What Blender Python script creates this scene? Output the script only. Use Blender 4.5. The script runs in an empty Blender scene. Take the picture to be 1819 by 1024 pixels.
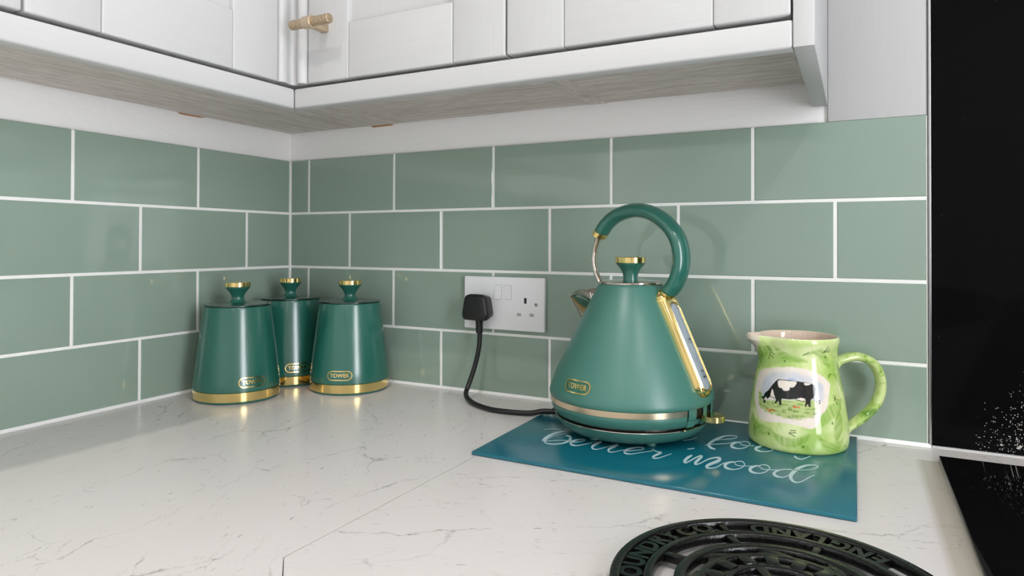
import bpy, bmesh, math, random
import numpy as np
from mathutils import Vector, Matrix
R_ = math.radians
PI = math.pi
SC = bpy.context.scene
COL = SC.collection
random.seed(7)

# ------------------------------------------------------------------ camera
cam = bpy.data.cameras.new('camera')
cam.sensor_fit = 'HORIZONTAL'; cam.sensor_width = 36.0
cam.lens = 1186.07 / 1819 * 36.0
cam.shift_y = (422.16 - 512) / 1819
cam.clip_start = 0.02
co = bpy.data.objects.new('camera', cam); COL.objects.link(co)
yaw, pit, rol = -0.4762, 0.0091, 0.0027
fw = Vector((math.sin(yaw)*math.cos(pit), math.cos(yaw)*math.cos(pit), math.sin(pit)))
rt = Vector((math.cos(yaw), -math.sin(yaw), 0)); up = rt.cross(fw)
rt, up = rt*math.cos(rol)+up*math.sin(rol), up*math.cos(rol)-rt*math.sin(rol)
M = Matrix((rt, up, -fw)).transposed().to_4x4(); M.translation = (0.9861, -0.9637, 0.2483)
co.matrix_world = M
SC.camera = co

# ------------------------------------------------------------------ world, exposure, lights
W = bpy.data.worlds.new('world'); SC.world = W; W.use_nodes = True
W.node_tree.nodes['Background'].inputs[0].default_value = (0.80, 0.90, 1.0, 1)
W.node_tree.nodes['Background'].inputs[1].default_value = 0.6
SC.view_settings.view_transform = 'Standard'; SC.view_settings.look = 'None'
SC.view_settings.exposure = -0.28; SC.view_settings.gamma = 1.0
SC.view_settings.use_curve_mapping = False
SC.cycles.use_denoising = True
SC.cycles.max_bounces = 8; SC.cycles.diffuse_bounces = 5; SC.cycles.glossy_bounces = 5
SC.cycles.sample_clamp_indirect = 6.0
SC.cycles.caustics_refractive = False
WINDOW_SIDE, FILL_FAR, SPOT_W = 17.0, 1.0, 6.5
DOWNLIGHTS = [(0.64, -1.15), (1.65, -1.25), (0.7, -2.5), (1.7, -2.5)]
for x, y in DOWNLIGHTS:
    l = bpy.data.lights.new('downlight_lamp', 'AREA'); l.shape = 'DISK'; l.size = 0.035
    l.energy = SPOT_W; l.color = (1.0, 0.95, 0.91); l.spread = R_(150)
    o = bpy.data.objects.new('downlight_lamp', l); COL.objects.link(o); o.location = (x, y, 1.478)

# ------------------------------------------------------------------ material helpers
def nt(name):
    m = bpy.data.materials.new(name); m.use_nodes = True
    n = m.node_tree.nodes; L = m.node_tree.links
    return m, n, L, n['Principled BSDF']
def node(n, t, **kw):
    x = n.new(t)
    for k, v in kw.items():
        if k in x.inputs: x.inputs[k].default_value = v
        else: setattr(x, k, v)
    return x
def mixc(n, L, f, a, b):
    x = n.new('ShaderNodeMix'); x.data_type = 'RGBA'
    for i, v in ((0, f), (6, a), (7, b)):
        if hasattr(v, 'is_linked'): L.new(v, x.inputs[i])
        else: x.inputs[i].default_value = v if i == 0 else (*v[:3], 1)
    return x.outputs[2]
def mth(n, L, op, a, b=None, c=None):
    x = n.new('ShaderNodeMath'); x.operation = op
    for i, v in enumerate((a, b, c)):
        if v is None: continue
        if hasattr(v, 'is_linked'): L.new(v, x.inputs[i])
        else: x.inputs[i].default_value = v
    return x.outputs[0]
def ramp(n, L, f, stops):
    x = n.new('ShaderNodeValToRGB'); e = x.color_ramp.elements
    while len(e) < len(stops): e.new(0.5)
    for q, (p, c) in zip(e, stops): q.position = p; q.color = (*c, 1) if len(c) == 3 else c
    L.new(f, x.inputs[0]); return x.outputs[0]
def gray(v): return (v, v, v)
def coords(n, L, scale=(1, 1, 1), rot=(0, 0, 0), kind='Object'):
    t = n.new('ShaderNodeTexCoord'); m = n.new('ShaderNodeMapping')
    m.inputs['Scale'].default_value = scale; m.inputs['Rotation'].default_value = rot
    L.new(t.outputs[kind], m.inputs[0]); return m.outputs[0]
def noise(n, L, v, scale, detail=3, rough=.5, dist=0):
    x = node(n, 'ShaderNodeTexNoise', Scale=scale, Detail=detail, Roughness=rough, Distortion=dist)
    L.new(v, x.inputs['Vector']); return x.outputs[0]
def bump(n, L, b, h, strength, dist):
    x = node(n, 'ShaderNodeBump', Strength=strength, Distance=dist)
    L.new(h, x.inputs['Height']); L.new(x.outputs[0], b.inputs['Normal'])
def simple(name, col, rough=.4, metal=0, spec=.5, coat=0, coat_rough=.05, var=.06, vscale=12, bmp=0, bscale=200):
    m, n, L, b = nt(name)
    v = coords(n, L)
    f = noise(n, L, v, vscale, 3)
    L.new(mixc(n, L, f, tuple(c*(1-var) for c in col), tuple(min(1, c*(1+var)) for c in col)), b.inputs['Base Color'])
    b.inputs['Roughness'].default_value = rough; b.inputs['Metallic'].default_value = metal
    b.inputs['Specular IOR Level'].default_value = spec
    b.inputs['Coat Weight'].default_value = coat; b.inputs['Coat Roughness'].default_value = coat_rough
    if bmp: bump(n, L, b, noise(n, L, v, bscale, 2), bmp, .001)
    return m
def emit(name, col, s):
    m, n, L, b = nt(name)
    b.inputs['Base Color'].default_value = (*gray(.02), 1)
    b.inputs['Emission Color'].default_value = (*col, 1); b.inputs['Emission Strength'].default_value = s
    return m
def painted_wood(name, col, axis, strength=.16):
    m, n, L, b = nt(name)
    sc = {'z': (420, 420, 9), 'x': (9, 420, 420), 'y': (420, 9, 420)}[axis]
    g = noise(n, L, coords(n, L, sc), 1.6, 4, .6)
    L.new(mixc(n, L, g, tuple(c*.945 for c in col), tuple(min(1, c*1.05) for c in col)), b.inputs['Base Color'])
    b.inputs['Roughness'].default_value = .42; b.inputs['Specular IOR Level'].default_value = .4
    bump(n, L, b, g, strength, .0006)
    return m
def raw_grain(name, axis):
    m, n, L, b = nt(name)
    sc = {'x': (6, 90, 90), 'y': (90, 6, 90), 'd': (9, 60, 60)}[axis]
    v = coords(n, L, sc, (0, 0, R_(-28) if axis == 'd' else 0))
    g = noise(n, L, v, 1.3, 5, .62, .6)
    g2 = noise(n, L, v, 7.0, 3, .6)
    c = ramp(n, L, g, [(.30, (.47, .415, .375)), (.5, (.66, .60, .56)), (.70, (.80, .75, .70))])
    L.new(mixc(n, L, mth(n, L, 'MULTIPLY', ramp(n, L, g2, [(.42, gray(0)), (.68, gray(1))]), .6), c, (.36, .30, .26)), b.inputs['Base Color'])
    b.inputs['Roughness'].default_value = .55
    bump(n, L, b, g2, .2, .0004)
    return m

MAT = {}
WHITE = (.512, .512, .514)
for a in 'xyz': MAT['paint_'+a] = painted_wood('painted_wood_grain_'+a, WHITE, a)
for a in 'xyd': MAT['grain_'+a] = raw_grain('limed_wood_grain_'+a, a)
MAT['room'] = simple('room_paint', (.70, .69, .67), .8, var=.03)
MAT['ceiling'] = simple('ceiling_paint', (.84, .83, .81), .9, var=.02)
MAT['floor'] = simple('floor_vinyl', (.50, .47, .43), .5, var=.2)
MAT['grout'] = simple('white_grout', (.93, .925, .91), .8, var=.06, vscale=60, bmp=.3, bscale=400)
MAT['seal'] = simple('white_sealant', (.94, .94, .95), .35, var=.03)
MAT['gap'] = simple('dark_gap', (.01, .009, .008), .9)
MAT['steel'] = simple('brushed_steel', (.55, .55, .55), .32, 1)
MAT['chrome'] = simple('polished_chrome', (.60, .54, .49), .09, 1, var=.02)
MAT['gold'] = simple('polished_gold', (.87, .66, .27), .13, 1, var=.03)
MAT['champagne'] = simple('brushed_champagne_metal', (.74, .60, .42), .24, 1, var=.05, vscale=40)
MAT['brass'] = simple('satin_brass', (.62, .50, .36), .36, 1, var=.06)
MAT['green'] = simple('satin_green_enamel', (.017, .128, .096), .22, spec=.85, var=.05)
MAT['green_soft'] = simple('soft_green_enamel', (.050, .176, .142), .36, spec=.65, var=.06, vscale=8)
MAT['black'] = simple('black_plastic', (.0045, .0045, .005), .36, var=.1, bmp=.1)
MAT['rubber'] = simple('black_flex', (.005, .005, .0055), .45)
MAT['iron'] = simple('black_cast_iron', (.0028, .0028, .0029), .24, spec=.42, var=.25, vscale=60, bmp=.4, bscale=330)
MAT['switch'] = simple('white_moulded_plastic', (.90, .90, .93), .3, var=.02)
MAT['slot'] = simple('socket_slot', (.40, .39, .38), .6)
MAT['pipe'] = simple('clear_gauge', (.27, .32, .36), .12, coat=.4, var=.10, vscale=60)
MAT['ink'] = simple('dark_ink', (.05, .06, .07), .6)
MAT['lid'] = simple('dark_mirror_lid', (.16, .20, .19), .10, .9, var=.05)
MAT['print'] = simple('pale_print', (.47, .63, .67), .42, var=.04)
MAT['raw'] = simple('exposed_wood', (.50, .24, .09), .8, var=.4, vscale=90)

def m_plaster():
    m, n, L, b = nt('brushed_white_plaster')
    v = coords(n, L, (9, 60, 90))
    g = noise(n, L, v, 2.2, 4, .6, .4); h = noise(n, L, coords(n, L), 45, 4, .6)
    L.new(mixc(n, L, g, (.88, .87, .87), (.93, .92, .92)), b.inputs['Base Color'])
    b.inputs['Roughness'].default_value = .6
    bump(n, L, b, mth(n, L, 'ADD', g, h), .45, .0012)
    return m
MAT['plaster'] = m_plaster()
def m_tile():
    m, n, L, b = nt('sage_glass_tile')
    f = noise(n, L, coords(n, L), 4, 2)
    L.new(mixc(n, L, f, (.268, .355, .296), (.298, .390, .328)), b.inputs['Base Color'])
    b.inputs['Roughness'].default_value = .06; b.inputs['IOR'].default_value = 1.5
    b.inputs['Specular IOR Level'].default_value = .5
    bump(n, L, b, noise(n, L, coords(n, L), 14, 1), .04, .002)
    return m
MAT['tile'] = m_tile()
def m_worktop(name, deg):
    m, n, L, b = nt(name)
    v = coords(n, L)
    nz = node(n, 'ShaderNodeTexNoise', Scale=14, Detail=6, Roughness=.68); L.new(v, nz.inputs['Vector'])
    add = node(n, 'ShaderNodeVectorMath', operation='MULTIPLY_ADD'); L.new(nz.outputs['Color'], add.inputs[0])
    add.inputs[1].default_value = (.050, .050, 0); L.new(v, add.inputs[2])
    def aligned(src, sx, sy):
        r = node(n, 'ShaderNodeMapping'); L.new(src, r.inputs[0]); r.inputs['Rotation'].default_value = (0, 0, R_(-deg))
        k = node(n, 'ShaderNodeMapping'); L.new(r.outputs[0], k.inputs[0]); k.inputs['Scale'].default_value = (sx, sy, 1)
        return k.outputs[0]
    def vein(sx, sy, w):
        x = node(n, 'ShaderNodeTexVoronoi', Scale=1, feature='DISTANCE_TO_EDGE'); L.new(aligned(add.outputs[0], sx, sy), x.inputs['Vector'])
        return ramp(n, L, x.outputs['Distance'], [(0, gray(1)), (w, gray(0))])
    def patchy(sx, sy, lo, hi): return ramp(n, L, noise(n, L, aligned(v, sx, sy), 1, 4, .6), [(lo, gray(0)), (hi, gray(1))])
    v1 = mth(n, L, 'MULTIPLY', mth(n, L, 'MULTIPLY', vein(4.2, 11, .010), patchy(7, 15, .46, .60)), patchy(60, 60, .35, .62))
    v2 = mth(n, L, 'MULTIPLY', mth(n, L, 'MULTIPLY', vein(12, 34, .018), patchy(10, 18, .48, .64)), patchy(110, 110, .40, .62))
    def specks(sx, sy, rare, big):
        sp = node(n, 'ShaderNodeTexVoronoi', Scale=1.0); L.new(aligned(v, sx, sy), sp.inputs['Vector'])
        pick = node(n, 'ShaderNodeSeparateColor'); L.new(sp.outputs['Color'], pick.inputs[0])
        on = mth(n, L, 'MULTIPLY', mth(n, L, 'GREATER_THAN', pick.outputs[0], rare), mth(n, L, 'ADD', mth(n, L, 'MULTIPLY', pick.outputs[2], .7), .3))
        return mth(n, L, 'MULTIPLY', mth(n, L, 'LESS_THAN', sp.outputs['Distance'], mth(n, L, 'MULTIPLY', pick.outputs[1], big)), on)
    clump = ramp(n, L, noise(n, L, v, 7, 3), [(.38, gray(.2)), (.60, gray(1))])
    spot = mth(n, L, 'MULTIPLY', mth(n, L, 'MAXIMUM', specks(70, 330, .80, .30), specks(40, 110, .93, .16)), clump)
    tot = mth(n, L, 'MINIMUM', mth(n, L, 'ADD', mth(n, L, 'ADD', mth(n, L, 'MULTIPLY', v1, .66), mth(n, L, 'MULTIPLY', v2, .55)), mth(n, L, 'MULTIPLY', spot, .55)), .85)
    base = mixc(n, L, noise(n, L, v, 3.5, 3), (.66, .632, .620), (.725, .695, .688))
    # yellowish tinted strip beside the hob edge
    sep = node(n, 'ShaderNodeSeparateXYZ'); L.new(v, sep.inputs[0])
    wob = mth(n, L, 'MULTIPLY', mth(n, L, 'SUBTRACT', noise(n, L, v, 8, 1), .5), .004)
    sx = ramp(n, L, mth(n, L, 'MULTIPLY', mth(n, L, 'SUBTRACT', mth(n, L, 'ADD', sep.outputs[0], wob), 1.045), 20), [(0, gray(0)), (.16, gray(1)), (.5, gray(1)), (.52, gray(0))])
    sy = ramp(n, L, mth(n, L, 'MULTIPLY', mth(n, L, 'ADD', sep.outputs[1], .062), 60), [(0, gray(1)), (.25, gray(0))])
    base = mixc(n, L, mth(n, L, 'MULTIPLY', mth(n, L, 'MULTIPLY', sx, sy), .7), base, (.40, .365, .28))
    L.new(mixc(n, L, tot, base, (.10, .09, .085)), b.inputs['Base Color'])
    b.inputs['Roughness'].default_value = .24; b.inputs['Specular IOR Level'].default_value = .5
    bump(n, L, b, noise(n, L, v, 600, 2), .04, .0003)
    return m
MAT['worktop_a'] = m_worktop('white_marbled_laminate_left', 106)
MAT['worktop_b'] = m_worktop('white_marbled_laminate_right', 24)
def m_blackglass(name, stain):
    m, n, L, b = nt(name)
    v = coords(n, L)
    base = (.0045, .0045, .005)
    b.inputs['Roughness'].default_value = .04; b.inputs['Specular IOR Level'].default_value = .03
    sep = node(n, 'ShaderNodeSeparateXYZ'); L.new(v, sep.inputs[0])
    dust = node(n, 'ShaderNodeTexVoronoi', Scale=75); L.new(v, dust.inputs['Vector'])
    pk = node(n, 'ShaderNodeSeparateColor'); L.new(dust.outputs['Color'], pk.inputs[0])
    d = mth(n, L, 'MULTIPLY', mth(n, L, 'LESS_THAN', dust.outputs['Distance'], .035), mth(n, L, 'GREATER_THAN', pk.outputs[0], .6))
    d = mth(n, L, 'MULTIPLY', d, .25)
    if stain:
        # limescale splashes, thick low down and to the right of the hob
        dx = mth(n, L, 'MULTIPLY', mth(n, L, 'SUBTRACT', sep.outputs[0], 1.215), 1/.135)
        dz = mth(n, L, 'MULTIPLY', mth(n, L, 'SUBTRACT', sep.outputs[2], .016), 1/.115)
        rr = mth(n, L, 'ADD', mth(n, L, 'MULTIPLY', dx, dx), mth(n, L, 'MULTIPLY', dz, dz))
        wobble = mth(n, L, 'MULTIPLY', mth(n, L, 'SUBTRACT', noise(n, L, v, 32, 3, .6), .5), .9)
        fall = mth(n, L, 'MAXIMUM', mth(n, L, 'ADD', mth(n, L, 'SUBTRACT', 1.0, mth(n, L, 'SQRT', rr)), wobble), 0.0)
        for s, k, th in ((210, .27, .40), (470, .27, .22), (85, .36, .56)):
            vo = node(n, 'ShaderNodeTexVoronoi', Scale=s, Randomness=1); L.new(v, vo.inputs['Vector'])
            p2 = node(n, 'ShaderNodeSeparateColor'); L.new(vo.outputs['Color'], p2.inputs[0])
            rag = mth(n, L, 'ADD', vo.outputs['Distance'], mth(n, L, 'MULTIPLY', mth(n, L, 'SUBTRACT', noise(n, L, v, s*3, 3, .7), .5), .5))
            on = mth(n, L, 'GREATER_THAN', mth(n, L, 'MULTIPLY', fall, p2.outputs[0]), th)
            d = mth(n, L, 'MAXIMUM', d, mth(n, L, 'MULTIPLY', mth(n, L, 'LESS_THAN', rag, k), on))
    L.new(mixc(n, L, mth(n, L, 'MULTIPLY', d, .8), base, (.72, .68, .64)), b.inputs['Base Color'])
    L.new(mth(n, L, 'ADD', mth(n, L, 'MULTIPLY', d, .6), .04), b.inputs['Roughness'])
    return m
MAT['splash'] = m_blackglass('black_splashback_glass', True)
MAT['hob'] = m_blackglass('black_hob_glass', False)
def m_board():
    m, n, L, b = nt('teal_textured_glass')
    v = coords(n, L)
    f = noise(n, L, v, 7, 2)
    L.new(mixc(n, L, f, (.002, .112, .165), (.004, .135, .185)), b.inputs['Base Color'])
    b.inputs['Roughness'].default_value = .15; b.inputs['Specular IOR Level'].default_value = .65
    w = node(n, 'ShaderNodeTexWave', Scale=230, wave_type='BANDS', bands_direction='DIAGONAL'); L.new(v, w.inputs['Vector'])
    w2 = node(n, 'ShaderNodeTexWave', Scale=230, wave_type='BANDS', bands_direction='X'); L.new(v, w2.inputs['Vector'])
    bump(n, L, b, mth(n, L, 'ADD', w.outputs['Fac'], w2.outputs['Fac']), .05, .0005)
    return m
MAT['board'] = m_board()
def m_knurl():
    m, n, L, b = nt('knurled_brass')
    v = coords(n, L)
    w = node(n, 'ShaderNodeTexVoronoi', Scale=620); L.new(v, w.inputs['Vector'])
    L.new(mixc(n, L, w.outputs['Distance'], (.66, .53, .37), (.36, .27, .17)), b.inputs['Base Color'])
    b.inputs['Metallic'].default_value = 1; b.inputs['Roughness'].default_value = .38
    bump(n, L, b, w.outputs['Distance'], .8, .0008)
    return m
MAT['knurl'] = m_knurl()
def m_jug():
    m, n, L, b = nt('glazed_painted_pottery')
    a = node(n, 'ShaderNodeVertexColor', layer_name='glaze_paint')
    v = coords(n, L, (1, 1, .5), (R_(20), R_(15), 0))
    g = noise(n, L, v, 130, 4, .6, .5)
    br = mth(n, L, 'ADD', mth(n, L, 'MULTIPLY', g, .22), .89)
    mm = node(n, 'ShaderNodeVectorMath', operation='SCALE'); L.new(a.outputs[0], mm.inputs[0]); L.new(br, mm.inputs['Scale'])
    L.new(mm.outputs[0], b.inputs['Base Color'])
    b.inputs['Roughness'].default_value = .09; b.inputs['Specular IOR Level'].default_value = .55
    return m
MAT['jug'] = m_jug()
def m_jughandle():
    m, n, L, b = nt('glazed_green_brushwork')
    v = coords(n, L)
    g = noise(n, L, v, 55, 3, .6, .8)
    L.new(ramp(n, L, g, [(.32, (.12, .26, .03)), (.42, (.36, .53, .13)), (.55, (.58, .69, .30))]), b.inputs['Base Color'])
    b.inputs['Roughness'].default_value = .09; b.inputs['Specular IOR Level'].default_value = .55
    return m
MAT['jughandle'] = m_jughandle()

# ------------------------------------------------------------------ geometry helpers
class MB:
    def __init__(s): s.v = []; s.f = []
    def add(s, vs, fs):
        o = len(s.v); s.v += [tuple(p) for p in vs]; s.f += [tuple(i+o for i in f) for f in fs]; return s
    def box(s, x0, x1, y0, y1, z0, z1, xf=None):
        c = [(x0,y0,z0),(x1,y0,z0),(x1,y1,z0),(x0,y1,z0),(x0,y0,z1),(x1,y0,z1),(x1,y1,z1),(x0,y1,z1)]
        if xf: c = [xf(*p) for p in c]
        return s.add(c, [(0,3,2,1),(4,5,6,7),(0,1,5,4),(1,2,6,5),(2,3,7,6),(3,0,4,7)])
    def prism(s, poly, z0, z1):
        k = len(poly)
        return s.add([(x, y, z0) for x, y in poly]+[(x, y, z1) for x, y in poly],
                     [tuple(range(k-1, -1, -1)), tuple(range(k, 2*k))]+[(i, (i+1) % k, k+(i+1) % k, k+i) for i in range(k)])
    def lathe(s, prof, n=64, cap0=True, cap1=True, cx=0, cy=0, a0=0, a1=2*PI):
        full = abs(a1-a0-2*PI) < 1e-6; m = n if full else n+1
        vs = [(cx+r*math.cos(a0+(a1-a0)*i/n), cy+r*math.sin(a0+(a1-a0)*i/n), z) for r, z in prof for i in range(m)]
        fs = [(j*m+i, j*m+(i+1) % m, (j+1)*m+(i+1) % m, (j+1)*m+i) for j in range(len(prof)-1) for i in range(n)]
        if cap0 and full: fs.append(tuple(range(m-1, -1, -1)))
        if cap1 and full: fs.append(tuple((len(prof)-1)*m+i for i in range(m)))
        return s.add(vs, fs)
    def sweep(s, pts, rad, n=16, side=None, cap=True):
        """tube along pts; rad = r, or list of (in-plane, out-of-plane) half axes; side = fixed plane normal"""
        P = [Vector(p) for p in pts]; k = len(P); rings = []
        prev = None
        for i in range(k):
            t = (P[min(i+1, k-1)]-P[max(i-1, 0)]).normalized()
            if side is not None: b = Vector(side).normalized()
            else:
                b = prev if prev is not None else (Vector((0, 0, 1)) if abs(t.z) < .9 else Vector((1, 0, 0)))
                b = (b-t*b.dot(t)).normalized(); prev = b
            a = b.cross(t).normalized()
            r = rad[i] if isinstance(rad, list) else rad
            ra, rb = r if isinstance(r, tuple) else (r, r)
            rings.append([P[i]+a*ra*math.cos(2*PI*j/n)+b*rb*math.sin(2*PI*j/n) for j in range(n)])
        fs = [(i*n+j, i*n+(j+1) % n, (i+1)*n+(j+1) % n, (i+1)*n+j) for i in range(k-1) for j in range(n)]
        if cap: fs += [tuple(range(n-1, -1, -1)), tuple((k-1)*n+j for j in range(n))]
        return s.add([q for r in rings for q in r], fs)
    def build(s, name, m, parent=None, smooth=False, bevel=0, segs=2, angle=35, recalc=False):
        me = bpy.data.meshes.new(name); me.from_pydata(s.v, [], s.f)
        if bevel or recalc:
            bm = bmesh.new(); bm.from_mesh(me)
            bmesh.ops.recalc_face_normals(bm, faces=bm.faces)
            if bevel:
                ed = [e for e in bm.edges if len(e.link_faces) == 2 and e.calc_face_angle(0) > .5]
                bmesh.ops.bevel(bm, geom=ed, offset=bevel, segments=segs, affect='EDGES', profile=.5, clamp_overlap=True)
            bm.to_mesh(me); bm.free()
        if smooth or bevel:
            me.polygons.foreach_set('use_smooth', [True]*len(me.polygons))
            me.set_sharp_from_angle(angle=R_(angle))
        me.materials.append(MAT[m] if isinstance(m, str) else m)
        o = bpy.data.objects.new(name, me); COL.objects.link(o)
        if parent: o.parent = parent
        return o
def cr(pts, n=6):
    P = [Vector(p) for p in pts]; P = [2*P[0]-P[1]]+P+[2*P[-1]-P[-2]]; out = []
    for i in range(1, len(P)-2):
        for k in range(n):
            t = k/n; a, b, c, d = P[i-1:i+3]
            out.append(.5*(2*b+(c-a)*t+(2*a-5*b+4*c-d)*t*t+(3*b-a-3*c+d)*t**3))
    return out+[P[-2]]
def thing(name, label, cat, loc=(0, 0, 0), group=None, rz=0):
    o = bpy.data.objects.new(name, None); COL.objects.link(o); o.empty_display_size = .05
    o.location = loc; o.rotation_euler = (0, 0, rz)
    return tag(o, label, cat, group)
def tag(o, label, cat, group=None):
    o['label'] = label; o['category'] = cat
    if group: o['group'] = group
    return o
def struct(o): o['kind'] = 'structure'; return o
def copy_tree(o, parent=None):
    c = o.copy(); COL.objects.link(c); c.parent = parent
    for ch in [q for q in o.children]: copy_tree(ch, c)
    return c
def text_mesh(body, size, extrude=0.0, res=3, bold=0.0):
    cu = bpy.data.curves.new('type', 'FONT'); cu.body = body; cu.size = size; cu.extrude = extrude; cu.offset = bold
    cu.align_x = 'CENTER'; cu.align_y = 'CENTER'; cu.resolution_u = res
    o = bpy.data.objects.new('type', cu); COL.objects.link(o)
    bpy.context.view_layer.update()
    dg = bpy.context.evaluated_depsgraph_get(); ev = o.evaluated_get(dg); me = ev.to_mesh()
    vs = [tuple(v.co) for v in me.vertices]; fs = [tuple(p.vertices) for p in me.polygons]
    ev.to_mesh_clear(); bpy.data.objects.remove(o); bpy.data.curves.remove(cu)
    return vs, fs
def stadium(hw, hh, n=12):
    """outline of a rounded bar: half width hw, half height hh (rounded on the short sides)"""
    r = min(hw, hh); out = []
    if hw >= hh:
        out += [(hw-r+r*math.cos(a), r*math.sin(a)) for a in np.linspace(-PI/2, PI/2, n)]
        out += [(-hw+r+r*math.cos(a), r*math.sin(a)) for a in np.linspace(PI/2, 3*PI/2, n)]
    else:
        out += [(r*math.cos(a), hh-r+r*math.sin(a)) for a in np.linspace(0, PI, n)]
        out += [(r*math.cos(a), -hh+r+r*math.sin(a)) for a in np.linspace(PI, 2*PI, n)]
    return out
# ================================================================== THE SETTING
struct(MB().box(-.1, 2.3, -3.3, .1, -.96, -.90).build('floor', 'floor'))
struct(MB().box(-.1, 2.3, -3.3, .1, 1.50, 1.56).build('ceiling', 'ceiling'))
WP = .006                                              # plaster plane behind the tile faces
wall_back = struct(MB().box(-.1, 2.3, WP, .1, -.90, 1.50).build('wall_back', 'plaster'))
wall_left = struct(MB().box(-.1, -WP, -3.3, WP, -.90, 1.50).build('wall_left', 'plaster'))
def wall_with_hole(name, xf, a0, a1, b0, b1, A0, A1):
    m = MB()
    m.box(A0, a0, 0, .1, -.90, 1.5, xf).box(a1, A1, 0, .1, -.90, 1.5, xf)
    m.box(a0, a1, 0, .1, -.90, b0, xf).box(a0, a1, 0, .1, b1, 1.5, xf)
    return struct(m.build(name, 'room', recalc=True))
xr = lambda u, d, z: (2.2+d, -u, z)
xfr = lambda u, d, z: (u, -3.2-d, z)
WA = (.86, 1.42, -.86, 1.14)
wall_with_hole('wall_right', xr, *WA, -.1, 3.3)
WB = (.06, 1.24, -.86, 1.16)
wall_with_hole('wall_front', xfr, *WB, -.1, 2.3)
def window(name, xf, a0, a1, b0, b1, strength, col):
    fr = MB(); t = .045; am, bm_ = (a0+a1)/2, b0+(b1-b0)*.68
    for q in ((a0, a0+t, b0, b1), (a1-t, a1, b0, b1), (a0, a1, b0, b0+t), (a0, a1, b1-t, b1), (a0+t, a1-t, bm_-t/2, bm_+t/2)):
        fr.box(q[0], q[1], .02, .07, q[2], q[3], xf)
    w = struct(fr.build(name, 'switch', recalc=True))
    em = emit(name+'_glow', col, strength)
    for z0, z1 in ((b0+t, bm_-t/2), (bm_+t/2, b1-t)):
        MB().box(a0+t, a1-t, .04, .05, z0, z1, xf).build('pane', em, w, recalc=True)
window('window_1', xr, *WA, WINDOW_SIDE, (.93, .96, 1.0))
window('fill_light_panel', xfr, *WB, FILL_FAR, (.93, .96, 1.0))  # glowing glazing added in the unseen front wall as fill light
# ------------------------------------------------------------------ tiles
ZR = [(.4085, .3078), (.3038, .2042), (.2000, .1015), (.0975, .0035)]     # tile tops and bottoms
GW = .0040
tile_cache = {}
def tile(u0, u1, z0, z1, left, parent):
    w, h = round(u1-u0, 4), round(z1-z0, 4); key = (w, h, left)
    if key not in tile_cache:
        b = .0011; T = .0058
        xf = (lambda u, d, z: (d, -u, z)) if left else (lambda u, d, z: (u, -d, z))
        vs = [xf(*p) for p in [(0, -T, 0), (w, -T, 0), (w, -T, h), (0, -T, h),
              (0, -b, 0), (w, -b, 0), (w, -b, h), (0, -b, h), (b, 0, b), (w-b, 0, b), (w-b, 0, h-b), (b, 0, h-b)]]
        fs = []
        for k in (0, 4):
            for i in range(4):
                j = (i+1) % 4; fs.append((k+i, k+j, k+4+j, k+4+i))
        fs.append((8, 9, 10, 11))
        if left: fs = [f[::-1] for f in fs]
        me = bpy.data.meshes.new('tile'); me.from_pydata(vs, [], fs)
        bm = bmesh.new(); bm.from_mesh(me); bmesh.ops.recalc_face_normals(bm, faces=bm.faces)
        bm.faces.ensure_lookup_table()
        nf = max(bm.faces, key=lambda f: f.calc_area()).normal
        if (nf.x if left else -nf.y) < 0: bmesh.ops.reverse_faces(bm, faces=bm.faces)
        bm.to_mesh(me); bm.free(); me.materials.append(MAT['tile']); tile_cache[key] = me
    o = bpy.data.objects.new('tile', tile_cache[key]); COL.objects.link(o); o.parent = parent
    e = random.uniform(-.00012, .00012)
    o.location = (e, -u0, z0) if left else (u0, e, z0)
for r, (zt, zb) in enumerate(ZR):
    js = [.0481+.203*k for k in range(6)] if r % 2 == 0 else [.1496+.203*k for k in range(5)]
    ed = [.0025]+[j for j in js if j < 1.05]+[1.0630+GW/2]
    for a, b in zip(ed[:-1], ed[1:]):
        tile(a+(GW/2 if a > .01 else 0), b-GW/2, zb, zt, False, wall_back)
    js = [.206+.203*k for k in range(14)] if r % 2 == 0 else [.1045+.203*k for k in range(14)]
    ed = [.0025]+[j for j in js if j < 2.4]
    for a, b in zip(ed[:-1], ed[1:]):
        tile(a+(GW/2 if a > .01 else 0), b-GW/2, zb, zt, True, wall_left)
MB().box(0.0, 1.0638, .0009, WP, .0, .4078).build('grout', 'grout', wall_back)
MB().box(-WP, -.0009, -2.4, -.0, .0, .4078).build('grout', 'grout', wall_left)
MB().box(-.0009, .0026, -.0026, .0009, .0, .4078).build('grout', 'grout', wall_back, bevel=.001)
def bead(name, xf, u0, u1, h=.0038, mt='seal'):
    m = MB(); sec = [(0, 0), (h, 0), (h*.72, h*.35), (h*.35, h*.72), (0, h*1.1)]
    vs = [xf(u, d, z) for u in (u0, u1) for d, z in sec]; k = len(sec)
    m.add(vs, [(i, (i+1) % k, k+(i+1) % k, k+i) for i in range(k)]+[tuple(range(k)), tuple(range(2*k-1, k-1, -1))])
    struct(m.build(name, mt, smooth=True, recalc=True))
bead('trim_1', lambda u, d, z: (u, -d, z+.0002), .0, 1.067)
bead('trim_2', lambda u, d, z: (d, -u, z+.0002), .0, 2.4)
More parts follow.
